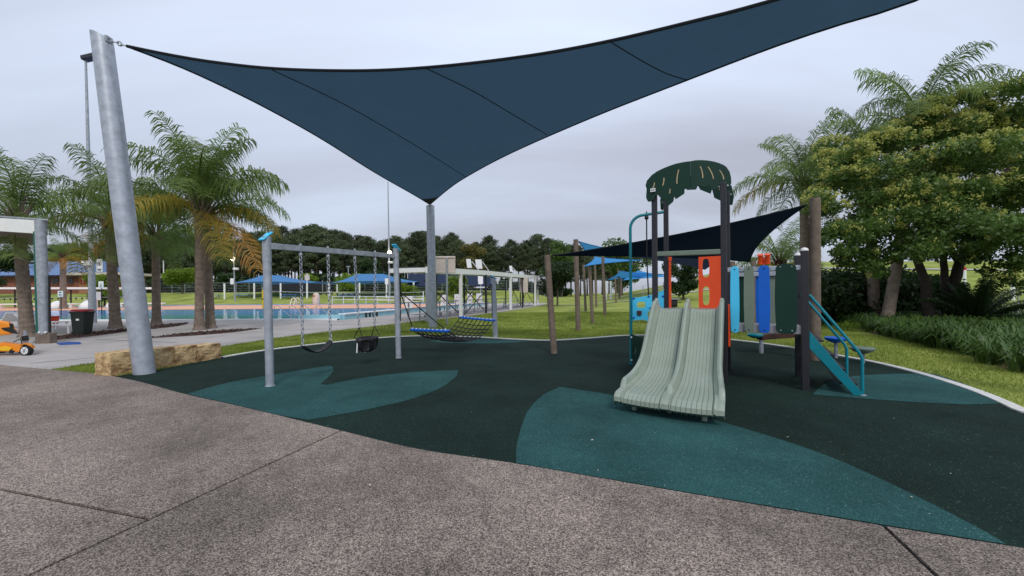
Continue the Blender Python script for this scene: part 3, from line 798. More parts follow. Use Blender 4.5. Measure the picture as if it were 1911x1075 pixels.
for (x0, y0, x1, y1, bw) in ((365, 220, 350, 262, 4), (428, 188, 420, 240, 3), (527, 134, 515, 228, -4), (668, 112, 685, 190, 5), (720, 115, 756, 195, 6), (797, 138, 825, 200, 6), (470, 262, 466, 292, 0), (795, 250, 797, 274, 0)):
    pts = []
    for k in range(6):
        t = k / 5; pts.append((x0 + (x1 - x0) * t + bw * 4 * t * (1 - t), y0 + (y1 - y0) * t))
    p0_, n0_ = rplane((x0 + x1) / 2)
    q = [PLN(*zoom(x - 3.2, y), p0_, n0_) for x, y in pts] + [PLN(*zoom(x + 3.2, y), p0_, n0_) for x, y in pts[::-1]]
    MB().prism([p + n0_ * 0.023 for p in q], n0_ * 0.003).build('pale_groove', mat('pale_core', lin(190, 170, 130), 0.7), rp if n0_ is es else rp2)
bk_out = [(400, 330), (404, 396), (418, 404), (432, 350), (480, 300), (560, 262), (655, 240), (668, 264), (738, 292), (748, 262), (762, 318), (808, 340), (850, 366), (885, 367), (894, 312), (880, 240), (840, 200), (700, 160), (560, 180), (450, 250)]
MB().prism([PLN(*zoom(x, y), BL - es * 0.07, es) for x, y in bk_out], -es * 0.022).build('roof_panel', M_DKGRN, tower, bevel=.004)
sg = D(1215.5, 357.5, FL.y - .1)
sp_ = MB().box(FL + V3(0, 0, ZT(FL, 357.5)) + es * 0.12 , (0.085, 0.012, 0.06), (er, es, UPV)).build('small_sign', M_WHITE, tower)
for k in (-1, 1):
    MB().box(FL + V3(0, 0, ZT(FL, 357.5)) + es * 0.127 + er * .017 * k, (0.02, 0.004, 0.02), (er, es, UPV)).build('mark', M_BLACK, sp_)
# orange bubble panel at the back with two slots, orange pole
def plate_with_slots(o, xdir, w, h, slots, th, m, name, parent, nrm):
    """plate in (xdir, up) from lower-left corner o; slots = (x0, x1, z0, z1, radius)"""
    bm = bmesh.new()
    def loop(pts):
        vs = [bm.verts.new(Vector(o) + xdir * x + UPV * z) for x, z in pts]
        return [bm.edges.new((vs[i], vs[(i + 1) % len(vs)])) for i in range(len(vs))]
    ed = loop(outline if isinstance((outline := w), list) else [(0, 0), (w, 0), (w, h), (0, h)])
    for (x0, x1, z0, z1) in slots:
        cx, cz, a, c = (x0 + x1) / 2, (z0 + z1) / 2, (x1 - x0) / 2, (z1 - z0) / 2
        pts = []
        for k in range(20):
            t = 2 * math.pi * k / 20; cc, ss = math.cos(t), math.sin(t)
            pts.append((cx + a * math.copysign(abs(cc) ** 0.6, cc), cz + c * math.copysign(abs(ss) ** 0.6, ss)))
        ed += loop(pts)
    bmesh.ops.triangle_fill(bm, edges=ed, use_beauty=True)
    me = bpy.data.meshes.new(name); bm.to_mesh(me); bm.free()
    off = Vector(parent['_o'])
    for v in me.vertices: v.co -= off
    me.materials.append(m)
    ob = bpy.data.objects.new(name, me); COL.objects.link(ob); ob.parent = parent; ob['_o'] = tuple(off)
    md = ob.modifiers.new('solid', 'SOLIDIFY'); md.thickness = th; md.offset = 0
    return ob
oz0, oz1 = zd, ZT(BR, 477)
plate_with_slots(BR - er * 0.50 + V3(0, 0, oz0), er, 0.44, oz1 - oz0, [(0.07, 0.19, .06 * (oz1 - oz0), .42 * (oz1 - oz0)), (0.07, 0.19, .60 * (oz1 - oz0), .96 * (oz1 - oz0))], 0.025, M_ORANGE, 'orange_panel', tower, es)
MB().tube([BL + er * 0.06 + V3(0, 0, zd - .1), BL + er * 0.06 + V3(0, 0, ZT(BL, 480))], 0.032, 12).build('orange_pole', M_ORANGE, tower, smooth=True)
MB().tube([BL + er * .06 + V3(0, 0, ZT(BL, 487)), BL + er * .06 + V3(0, 0, ZT(BL, 480))], 0.045, 12).build('pole_clamp', M_ORANGE, tower, smooth=True)
MB().box(FR + V3(0, 0, 0.95) + er * .07 + es * .0, (0.03, 0.09, 0.7), (er, es, UPV)).build('orange_edge_panel', M_ORANGE, tower, bevel=.006)
# overhead arch pole with rope, aqua climbing panel, dark lower panel
AP = G(1178, 681); az = ZT(AP, 402)
arch = [AP - V3(0, 0, .03), V3(AP.x, AP.y, az - .28)] 
tgt = BL + V3(0, 0, ZT(BL, 395)); hd = (tgt - V3(AP.x, AP.y, tgt.z)); hd.z = 0; hl = hd.length; hd.normalize()
for k in range(1, 7):
    a = math.pi / 2 * k / 6
    arch.append(V3(AP.x, AP.y, az - .28) + hd * (0.28 * (1 - math.cos(a))) + V3(0, 0, 0.28 * math.sin(a)))
arch.append(tgt)
MB().tube(arch, 0.030, 12).build('arch_pole', M_TEALP, tower, smooth=True)
rt = V3(AP.x, AP.y, az) + hd * (hl * 0.46)
rt.z = az + (tgt.z - az) * 0.4
rope = MB().tube([rt - V3(0, 0, .12), rt - V3(0, 0, 1.0), V3(rt.x + .03, rt.y, 1.45)], 0.014, 8).build('climbing_rope', M_BLACK, tower, smooth=True)
MB().ball(rt - V3(0, 0, .08), 0.045, 10).tube([rt + V3(0, 0, .05), rt - V3(0, 0, .06)], .012, 6).build('swivel', M_BLACK, rope)
px_ = hd
pw_, zA, zB = hl - .06, ZT(AP, 598), ZT(AP, 555)
out_ = [(0, 0), (pw_ * .3, .02), (pw_ * .7, -.05), (pw_, -.12), (pw_, zB - zA + .16), (pw_ * .8, zB - zA + .10), (pw_ * .5, zB - zA + .03), (pw_ * .2, zB - zA), (0, zB - zA - .01)]
cp = plate_with_slots(V3(AP.x, AP.y, zA) + hd * .03, hd, out_, 0, [(pw_ * .14, pw_ * .40, .26, .39), (pw_ * .46, pw_ * .74, .07, .20)], 0.025, M_AQUA, 'climbing_panel', tower, es)
fn = V3(hd.y, -hd.x)
for (u, z) in ((.04, .46), (.04, .06), (.5, .50), (.55, .26), (.93, .5)):
    MB().ball(V3(AP.x, AP.y, zA + z) + hd * (pw_ * u + .03) + fn * .02, 0.022, 8).build('bolt', M_BLUE, cp)
MB().box(V3(AP.x, AP.y, zA + .16) + hd * (pw_ * .25) + fn * .03, (0.09, 0.05, 0.09), (hd, fn, UPV)).build('climbing_hold', M_BROWN, cp, bevel=.01)
lp0 = V3(AP.x, AP.y, .06); lpw = 0.75
ld = (FL - AP); ld.z = 0; ll = ld.length; ld.normalize()
lo = plate_with_slots(lp0 + ld * .03, ld, [(0, 0), (ll - .06, 0), (ll - .06, .5), (ll * .6, .57), (0, .58)], 0, [(.10, .24, .2, .34)], 0.025, M_DKGRN, 'lower_panel', tower, es)
fn2 = V3(ld.y, -ld.x)
for z in (.05, .52):
    MB().ball(lp0 + ld * .07 + V3(0, 0, z) + fn2 * .02, 0.02, 8).build('bolt', M_WHITE, lo)
# double slide
FC = (FL + FR) / 2 + es * 0.02
prof = spline([V3(0, 0, 1.21), V3(0.10, 0, 1.205), V3(0.22, 0, 1.16), V3(0.60, 0, 0.86), V3(1.0, 0, 0.52), V3(1.3, 0, 0.345), V3(1.62, 0, 0.265), V3(2.0, 0, 0.24), V3(2.32, 0, 0.235), V3(2.44, 0, 0.225), V3(2.50, 0, 0.19)], 12)
NU = []
def trough(u0, u1, c0=0.045):
    out = []; n = 8
    for k in range(n):
        a, c = u0 + (u1 - u0) * k / n, u0 + (u1 - u0) * (k + 1) / n
        cv = lambda u: c0 * abs(2 * (u - u0) / (u1 - u0) - 1) ** 3
        out += [(a, cv(a) - 0.016), (a + (c - a) * .11, cv(a)), (c - (c - a) * .11, cv(c))]
    out.append((u1, c0 - 0.016)); return out
hwid = 0.54
def section(t):
    """list of (u, height above the sliding surface) across the slide; t = 0 top .. 1 end"""
    wall = 0.145 + 0.045 * smooth(0.05, .35, t) - 0.02 * t + 0.05 * smooth(0.12, 0.0, t)
    wall *= (1 - 0.30 * smooth(0.45, 0.7, t)) * (1 - 0.90 * smooth(0.735, 0.765, t))
    mid = wall * (0.92 - 0.1 * smooth(.3, .8, t))
    fl = 0.055 * smooth(0.45, 0.80, t)
    hw_ = hwid + fl
    s = [(-hw_ - .01, -0.05), (-hw_ - .012, wall * .85), (-hw_, wall), (-hw_ + .02, wall * 1.03), (-hw_ + .042, wall * .95), (-hw_ + .058, wall * .4), (-hw_ + .085, 0.065)]
    c0 = 0.018 * (1 - 0.7 * smooth(.62, .85, t)); e0 = 0.02 + c0
    s[-1] = (s[-1][0], e0)
    s += trough(-hw_ + .105, -0.065, c0)
    s += [(-.050, e0 * .9), (-.036, mid * .5), (-.024, mid * .93), (0, mid * 1.02), (.024, mid * .93), (.036, mid * .5), (.050, e0 * .9)]
    s += trough(0.065, hw_ - .105, c0)
    s += [(hw_ - .085, e0), (hw_ - .058, wall * .4), (hw_ - .042, wall * .95), (hw_ - .02, wall * 1.03), (hw_, wall), (hw_ + .012, wall * .85), (hw_ + .01, -0.05)]
    return s
rws = []; Np = len(prof)
for i, p in enumerate(prof):
    t = i / (Np - 1)
    d = (prof[min(i + 1, Np - 1)] - prof[max(i - 1, 0)]).normalized()
    nn = V3(-d.z, 0, d.x)            # normal in the (s, z) plane
    if nn.z < 0: nn = -nn
    drop = 0.0
    row = []
    for (u, h) in section(t):
        lip = 0.05 * smooth(.92, 1.0, t) * (1 - (u / .58) ** 2)        # rounded front lip
        s_ = p.x + nn.x * h + lip; z_ = p.z + nn.z * h
        row.append(FC + er * (u + .030 * s_) + es * s_ + V3(0, 0, z_))
    rws.append(row)
last = rws[-1]
rws.append([q - V3(0, 0, .05) + es * 0.004 for q in last]); rws.append([q - V3(0, 0, .085) - es * 0.05 for q in last])
slide = MB().grid(rws).build('double_slide', M_SLIDE, tower, smooth=True, solid=0.012)
slide['label'] = 'pale sage double slide with ribbed troughs'
for u, s_ in ((-.40, 2.32), (0.0, 2.22), (.40, 2.34)):
    MB().tube([FC + er * (u + .07) + es * s_ + V3(0, 0, -.02), FC + er * (u + .07) + es * s_ + V3(0, 0, .21)], 0.03, 10).build('foot', M_SLIDE, slide, smooth=True)
# side bridge
Pn = G(1503, 729); Qn = G(1490, 704)
zb = 0.93
for P, py in ((Pn, 468), (Qn, 477)):
    zt = ZT(P, py)
    ps = MB().box(P + V3(0, 0, zt / 2 - .02), (0.095, 0.095, zt + .04), (er, es, UPV)).build('post', M_CHAR, tower, bevel=.012)
    MB().lathe(P + V3(0, 0, zt), [(0.052, 0), (0.052, .015), (0.04, .035), (0.018, .047)], 16).build('cap', M_WHITE, ps, smooth=True)
bfr, bbr = FR + er * 0.06, BR + er * 0.06
def quad_plate(a, b_, c, d, z0, z1): return MB().prism([V3(p.x, p.y, z0) for p in (a, b_, c, d)], (0, 0, z1 - z0))
quad_plate(bfr, Pn, Qn, bbr, zb - .07, zb).build('bridge_deck', M_DECK, tower, bevel=.008)
fdir = (Pn - FR); fdir.z = 0; flen = fdir.length; fdir.normalize(); fnrm = V3(fdir.y, -fdir.x)
if fnrm.y > 0: fnrm = -fnrm
zr = ZT(FR.lerp(Pn, .5), 503)
MB().beam(FR + fdir * .05 + V3(0, 0, ZT(FR, 504)), Pn - fdir * .04 + V3(0, 0, ZT(Pn, 499)), 0.035, 0.075).build('rail', M_GALV, tower, bevel=.006)
MB().beam(FR + fdir * .05 + V3(0, 0, zb - .02), Pn - fdir * .04 + V3(0, 0, zb - .02), 0.04, 0.12).build('rail', M_DECK, tower, bevel=.006)
gdir = (Qn - BR); gdir.z = 0; glen = gdir.length; gdir.normalize()
MB().beam(BR + gdir * .05 + V3(0, 0, zr - .03), Qn - gdir * .04 + V3(0, 0, zr - .03), 0.035, 0.075).build('rail', M_GALV, tower, bevel=.006)
def slat(px0, px1, py0, py1, m, off=0.04, holes=1, P=FR, dr=fdir, nr=None):
    nr = nr or fnrm; o = P + nr * off
    c = [(px0, 1), (px1, 1), (px1, 0), (px0, 0)]
    q = [PLN(x, 0.5 * (py0 + py1), o, nr) for x in (px0, px1)]
    x0, x1 = (q[0] - o).dot(dr), (q[1] - o).dot(dr)
    mid = o + dr * (x0 + x1) / 2; z1, z0 = ZT(mid, py0), ZT(mid, py1)
    w = x1 - x0; out = []; rr = min(w * .35, .05)
    N = 12                                                          # barrel-shaped outline
    bul = 0.06 * w
    for k in range(N + 1):
        t = k / N; out.append((x1 - bul + bul * 4 * t * (1 - t), z0 + rr + (z1 - z0 - 2 * rr) * t))
    for k in range(1, 6):
        a = math.pi * k / 6; out.append(((x0 + x1) / 2 + (w / 2 - bul) * math.cos(a), z1 - rr + rr * math.sin(a)))
    for k in range(N + 1):
        t = 1 - k / N; out.append((x0 + bul - bul * 4 * t * (1 - t), z0 + rr + (z1 - z0 - 2 * rr) * t))
    for k in range(1, 6):
        a = math.pi + math.pi * k / 6; out.append(((x0 + x1) / 2 + (w / 2 - bul) * math.cos(a), z0 + rr + rr * math.sin(a)))
    sl = MB().prism([o + dr * x + V3(0, 0, z) for x, z in out], nr * 0.02).build('slat', m, tower, bevel=.003)
    for zz in (z0 + .05, z1 - .05):
        for hx in ([0.5] if holes == 1 else [0.25, 0.75]):
            MB().ball(o + dr * (x0 + w * hx) + nr * .022 + V3(0, 0, zz), 0.011, 8).build('screw', M_GALV2 if holes == 2 else M_DKBL, sl)
    return o, x0, x1, z0, z1
slat(1363, 1380, 497, 621, M_AQUA); slat(1388, 1408, 496, 621, M_SAGE); so = slat(1415, 1437.5, 495, 622, M_BLUE); slat(1446, 1488.5, 492, 623, M_DKGRN, holes=2)
gn = -fnrm
for (a, c, m_) in ((1378, 1392, M_DKGRN), (1410, 1424, M_BLUE), (1434, 1448, M_SAGE), (1470, 1492, M_DKGRN)):
    slat(a, c, 501, 606, m_, off=0.03, P=BR, dr=gdir, nr=V3(-gdir.y, gdir.x) if V3(-gdir.y, gdir.x).y > 0 else V3(gdir.y, -gdir.x))
# binoculars on the blue slat
bo = so[0] + fdir * (so[1] + so[2]) / 2 + V3(0, 0, so[4]) - fnrm * 0.01
bino = MB()
for k in (-1, 1):
    c = bo + fdir * 0.047 * k + V3(0, 0, .03); tl = V3(0, 0, 1) + fnrm * .45; tl.normalize()
    bino.tube([c, c + tl * .03, c + tl * .10, c + tl * .15], [0.040, 0.034, 0.034, 0.042], 14)
bino.box(bo + V3(0, 0, .10) + fnrm * .02, (0.06, 0.04, 0.05), (fdir, fnrm, UPV))
bn_ = bino.build('binoculars', M_ORANGE, tower, smooth=True)
MB().tube([bo - V3(0, 0, .05), bo + V3(0, 0, .075)], 0.016, 8).build('stalk', M_ORANGE, bn_)
# stair off the bridge end
run = 0.60
for P, first in ((Pn, True), (Qn, False)):
    o = P + er * 0.05; f_ = P + er * run
    st = MB().prism([o + V3(0, 0, zb - .02), f_ + er * .04 + V3(0, 0, .06), f_ + er * .04 + V3(0, 0, .012), f_ - er * .05 + V3(0, 0, .012), o + V3(0, 0, zb - .28)], es * 0.03).build('stringer', M_TEALP, tower, bevel=.004)
    ps_ = [o + V3(0, 0, zb + .52), o + er * 0.02 + V3(0, 0, zb + .50), f_ + er * .02 + V3(0, 0, .62), f_ + er * .05 + V3(0, 0, .54), f_ + er * .05 + V3(0, 0, .02)]
    MB().tube(ps_, 0.021, 10).build('handrail', M_TEALP, tower, smooth=True)
    MB().lathe(f_ + er * .05 + V3(0, 0, .012), [(0.045, 0), (0.045, .012), (0.02, .02)], 12).build('foot_plate', M_GALV2, tower)
MB().tube([Qn + es * .1 + er * .04 + V3(0, 0, zb + .52), Qn - es * .02 + er * .05 + V3(0, 0, zb + .56), Qn + er * .08 + V3(0, 0, zb + .46)], 0.022, 10).build('handrail_bend', M_TEALP, tower, smooth=True)
for k in range(4):
    t = (k + .6) / 4.4; c = Pn.lerp(Qn, .5) + er * (0.05 + (run - .05) * t) + V3(0, 0, (zb - .05) * (1 - t))
    MB().box(c, (0.20, (Qn - Pn).length - .05, 0.03), (er, es, UPV)).build('tread', M_CHAR, tower, bevel=.005)

# balance beam and stepping pods behind
bb = thing('balance_beam', G(1455, 655), 'brown plank balance beam under the bridge with a turquoise disc', 'balance beam')
P = G(1421, 660); Q = G(1484, 652)
MB().beam(V3(P.x - .05, P.y, .40), V3(Q.x + .5, Q.y, .42), 0.16, 0.13).build('plank', M_BROWN, bb, bevel=.01)
MB().lathe(V3(P.x - .15, P.y, .43), [(0.06, -.05), (0.17, 0), (0.18, .03), (0.14, .06)], 20).build('disc', M_TEALP, bb, smooth=True)
for q in (P, V3(P.x + .12, P.y + .2, 0), V3(Q.x + .4, Q.y, 0)): MB().tube([V3(q.x, q.y, -.02), V3(q.x, q.y, .36)], 0.045, 10).build('leg', M_GALV2, bb, smooth=True)
for (b0, py, m_, lab) in (((1560, 669), 632, M_BLUE, 'blue stepping pod on a thin steel stem'), ((1610, 678), 651, M_SAGE, 'sage grey stepping pod on a thin steel stem')):
    P = G(*b0); zt = ZT(P, py); sp = thing('stepping_pod', P, lab, 'stepping pod', 'stepping pods')
    MB().lathe(V3(P.x, P.y, zt), [(0.05, -.10), (0.16, -.05), (0.205, -.01), (0.21, .015), (0.19, .035), (0.1, .045)], 24).build('top', m_, sp, smooth=True)
    MB().tube([V3(P.x, P.y, -.02), V3(P.x, P.y, zt - .08)], 0.035, 10).build('stem', M_GALV2, sp, smooth=True)

# ================================================================== SANDSTONE BLOCKS
bl0, bl1 = G(206, 704), G(413, 669); bdir = (bl1 - bl0); bL = bdir.length; bdir.normalize(); bnrm = V3(-bdir.y, bdir.x)
def rough_block(c, size, ax, seed, name):
    bm = bmesh.new(); bmesh.ops.create_cube(bm, size=1.0)
    bmesh.ops.subdivide_edges(bm, edges=bm.edges[:], cuts=11, use_grid_fill=True)
    rr = random.Random(seed)
    for v in bm.verts:
        p = v.co.copy(); edge = sum(1 for q in p if abs(q) > .49)
        k = 0.012 if edge == 1 else 0.016
        q = V3(p.x * size[0], p.y * size[1], p.z * size[2])
        q += V3(rr.uniform(-k, k), rr.uniform(-k, k), rr.uniform(-k, k) * .6) * .55
        if p.y < -.49: q.y += .010 * math.sin(q.x * 17 + seed) * math.cos(q.z * 21 + seed * 2)
        if edge >= 2: q *= 0.985
        v.co = Vector(c) - Vector(c) + ax[0] * q.x + ax[1] * q.y + ax[2] * q.z
    me = bpy.data.meshes.new(name); bm.to_mesh(me); bm.free(); me.materials.append(M_STONE)
    o = bpy.data.objects.new(name, me); COL.objects.link(o); o.location = c; return o
nb = 4; lens_ = [0.28, 0.24, 0.22, 0.26]; acc = 0
for k in range(nb):
    L_ = bL * lens_[k]; hgt = (0.44, 0.42, 0.40, 0.37)[k]
    c = bl0 + bdir * (acc + L_ / 2) + bnrm * 0.21 + V3(0, 0, hgt / 2)
    o = rough_block(c, (L_ - .003, 0.42, hgt), (bdir, bnrm, UPV), 40 + k, 'sandstone_block')
    tag(o, ('sandstone block at the near left end of the low stone row', 'sandstone block behind the leaning steel pole', 'third sandstone block from the left end of the stone row', 'sandstone block at the far right end of the low stone row')[k], 'stone block', 'row of sandstone blocks')
    acc += L_

# ================================================================== PLANTS
def rot_rand(n, rs):
    a = rs.normal(size=(n, 3)); a /= np.linalg.norm(a, axis=1)[:, None]
    b = rs.normal(size=(n, 3)); b -= a * (a * b).sum(1)[:, None]; b /= np.linalg.norm(b, axis=1)[:, None]
    return a, b
def leaf_cloud(clusters, n, size, rs, shell=0.45, up=0.0, aspect=0.5):
    """clusters: list of (cx,cy,cz,rx,ry,rz) -> leaf quads scattered in those lumps"""
    C = np.array(clusters); w = (C[:, 3] * C[:, 4] * C[:, 5]) ** (2 / 3.); w /= w.sum()
    idx = rs.choice(len(C), n, p=w)
    d = rs.normal(size=(n, 3)); d /= np.linalg.norm(d, axis=1)[:, None]
    r = rs.uniform(0, 1, n) ** shell
    P = C[idx, :3] + d * r[:, None] * C[idx, 3:]
    a, b = rot_rand(n, rs)
    a = a * (1 - up) + d * up * 0.7; a[:, 2] -= up * 0.2
    a /= np.linalg.norm(a, axis=1)[:, None]
    b -= a * (a * b).sum(1)[:, None]; b /= np.linalg.norm(b, axis=1)[:, None]
    L_ = size * rs.uniform(0.6, 1.3, n)[:, None]
    V = np.stack([P - a * L_ * .5, P + b * L_ * aspect * .5, P + a * L_ * .5, P - b * L_ * aspect * .5], 1).reshape(-1, 3)
    return V, np.arange(4 * n).reshape(-1, 4)

# ---- queen palms
def frond_mesh(name, elev, L, droop, seed, npair=62, leaf=0.74):
    rs = random.Random(seed); V, Fc = [], []
    pts = []; p = V3(0, 0, 0); ang = elev; N = 22
    for i in range(N + 1):
        pts.append(p.copy()); t = i / N
        ang = elev - droop * (t ** 1.5)
        p = p + V3(math.cos(ang), 0, math.sin(ang)) * (L / N)
    mb = MB(); mb.tube(pts, [0.028 * (1 - .85 * i / N) + .003 for i in range(N + 1)], 5)
    for k in range(npair):
        t = 0.14 + 0.86 * (k + rs.random() * .6) / npair
        f = t * N; i = min(int(f), N - 1); c = pts[i].lerp(pts[i + 1], f - i); d = (pts[i + 1] - pts[i]).normalized()
        ll = leaf * (0.55 + 0.75 * math.sin(math.pi * min(1, t * 0.88 + .1))) * rs.uniform(.8, 1.15)
        for sd in (-1, 1):
            side = V3(0, sd, 0); upn = d.cross(side) * sd
            lift = rs.uniform(-.45, .5)
            dr = (side * 1.0 + d * rs.uniform(.35, .8) + V3(0, 0, 1) * lift).normalized()
            m1 = c + dr * ll * .45; dr2 = (dr + V3(0, 0, -1) * rs.uniform(.8, 1.8)).normalized(); m2 = m1 + dr2 * ll * .35
            tip = m2 + (dr2 + V3(0, 0, -.9)).normalized() * ll * .3
            wv = d * 0.018
            o = len(mb.v); mb.v += [tuple(c - wv * .6), tuple(c + wv * .6), tuple(m1 - wv), tuple(m1 + wv), tuple(m2 - wv * .7), tuple(m2 + wv * .7), tuple(tip)]
            mb.f += [(o, o + 1, o + 3, o + 2), (o + 2, o + 3, o + 5, o + 4), (o + 4, o + 5, o + 6)]
    me = bpy.data.meshes.new(name); me.from_pydata(mb.v, [], mb.f); me.update(); me.materials.append(M_FROND)
    return me
FRONDS = {}
for key, el, dr in (('up', 82, 60), ('hi', 62, 95), ('mid', 38, 100), ('flat', 14, 85), ('low', -18, 60), ('hang', -50, 32)):
    FRONDS[key] = [frond_mesh('frond', R(el + 6 * q), 3.3, R(dr + 12 * q), 100 + q + int(el), ) for q in range(2)]
def palm(base, height, r, label, seed, scale=1.0, dead=2, yellow=3, lean=(0, 0), group='queen palms', counts=(3, 4, 5, 4, 3, 0), special=(), barkm=None):
    rs = random.Random(seed); base = Vector(base)
    t = thing('palm_tree', base, label, 'palm tree', group)
    top = base + V3(lean[0], lean[1], height); N = 46; pts, rad = [], []
    for i in range(N + 1):
        f = i / N; pts.append(base.lerp(top, f) + V3(0, 0, -.05))
        flare = 1 + .6 * math.exp(-f * 22) - .15 * f
        rad.append(r * flare * (1.0 + (0.05 if i % 2 else -0.02)))
    MB().tube(pts, rad, 14).build('trunk', barkm or M_PALMT, t, smooth=False)
    # leaf-base boots under the crown
    cr = MB()
    for k in range(14):
        a = k * 2.399; h0 = -0.5 + 0.06 * k
        d = V3(math.cos(a), math.sin(a), 0)
        p0 = top + V3(0, 0, h0) + d * r * .7
        cr.tube([p0, p0 + d * .10 * scale + V3(0, 0, .35), p0 + d * .34 * scale + V3(0, 0, .75)], [0.09, 0.06, 0.03], 5)
    cr.build('crownshaft', M_BROWN if dead else M_PALMT, t, smooth=True)
    k = 0
    mats = []
    for key, n in zip(('up', 'hi', 'mid', 'flat', 'low', 'hang'), counts):
        for q in range(n):
            a = k * 2.399 + rs.uniform(-.3, .3); k += 1
            me = rs.choice(FRONDS[key]); o = bpy.data.objects.new('frond', me); COL.objects.link(o); o.parent = t
            o.location = top - base + V3(math.cos(a) * r * .5, math.sin(a) * r * .5, rs.uniform(-.1, .35) + (0.3 if key in ('up', 'hi') else 0))
            s_ = scale * rs.uniform(.85, 1.1); o.scale = (s_, s_, s_); o.rotation_euler = (rs.uniform(-.12, .12), rs.uniform(-.08, .08), a)
            mm = None
            if key in ('low', 'hang', 'flat') and yellow > 0 and rs.random() < .5: mm = M_FRONDY; yellow -= 1
            elif key in ('low', 'hang') and dead > 0: mm = M_FRONDB; dead -= 1
            if mm: o.material_slots[0].link = 'OBJECT'; o.material_slots[0].material = mm
    for (a, key, mm) in special:
        o = bpy.data.objects.new('frond', FRONDS[key][0]); COL.objects.link(o); o.parent = t
        o.location = top - base; o.scale = (scale * 1.05,) * 3; o.rotation_euler = (0, 0, a)
        if mm: o.material_slots[0].link = 'OBJECT'; o.material_slots[0].material = mm
    return t
def palm_px(base_px, top_py, r, label, seed, scale=1.0, top_px=None, **kw):
    P = G(*base_px); z = ZT(P, top_py); ln = (0, 0)
    if top_px is not None: ln = ((top_px - base_px[0]) * P.y / F_PX, 0)
    return palm(P, z, r, label, seed, scale, lean=ln, **kw)
palm_px((52, 629), 418, 0.19, 'palm nearest the left edge behind the shelter post', 1, 0.82, top_px=36, dead=0, yellow=0)
palm_px((216, 613), 425, 0.20, 'palm with yellowing fronds just left of the leaning steel pole', 2, 0.95, top_px=206, dead=0, yellow=7)
palm_px((292, 606), 448, 0.185, 'small palm with yellow skirt just right of the leaning steel pole', 3, 0.85, dead=0, yellow=5, special=((math.pi * .95, 'flat', M_FRONDY), (math.pi * 1.1, 'flat', M_FRONDB)))
palm_px((372, 616), 398, 0.165, 'tall palm with pale lichen-spotted trunk in the mulch bed', 4, 1.2, top_px=374, dead=0, yellow=3, special=((R(-12), 'low', M_FRONDB), (R(25), 'hi', None)), counts=(4, 5, 5, 4, 2, 0))
palm_px((393, 613), 408, 0.175, 'dark-trunked palm twinned with the tall lichen-spotted palm', 5, 1.1, top_px=386, dead=0, yellow=2, counts=(3, 4, 5, 4, 3, 0))
t_ = palm(T(118, 46), 6.0, 0.3, 'distant palm with drooping brown skirt before the blue-roofed building', 6, 0.75, dead=2, yellow=3)
# right-hand palms behind the leafy tree
palm(T(1632, 16.5), 7.2, 0.2, 'palm trunk left of the pair behind the leafy tree', 8, 0.95, dead=0, yellow=0, lean=(0.25, 0.5), counts=(2, 4, 5, 4, 3, 0))
palm(T(1652, 15.6), 8.3, 0.19, 'tallest palm rising above the leafy tree', 9, 1.0, dead=0, yellow=0, lean=(2.1, 0.6), counts=(2, 5, 5, 3, 2, 0))
palm(T(1502, 20), 6.9, 0.22, 'palm behind the tall timber pole', 10, 1.0, dead=0, yellow=1, counts=(3, 5, 6, 5, 4, 0))
palm(T(1930, 17.5), 7.6, 0.22, 'palm at the right edge behind the leafy tree', 11, 1.0, dead=1, yellow=1, counts=(2, 4, 5, 4, 2, 0))
palm(T(1455, 25), 3.2, 0.25, 'short palm behind the dark sail', 12, 0.9, dead=1, yellow=2)

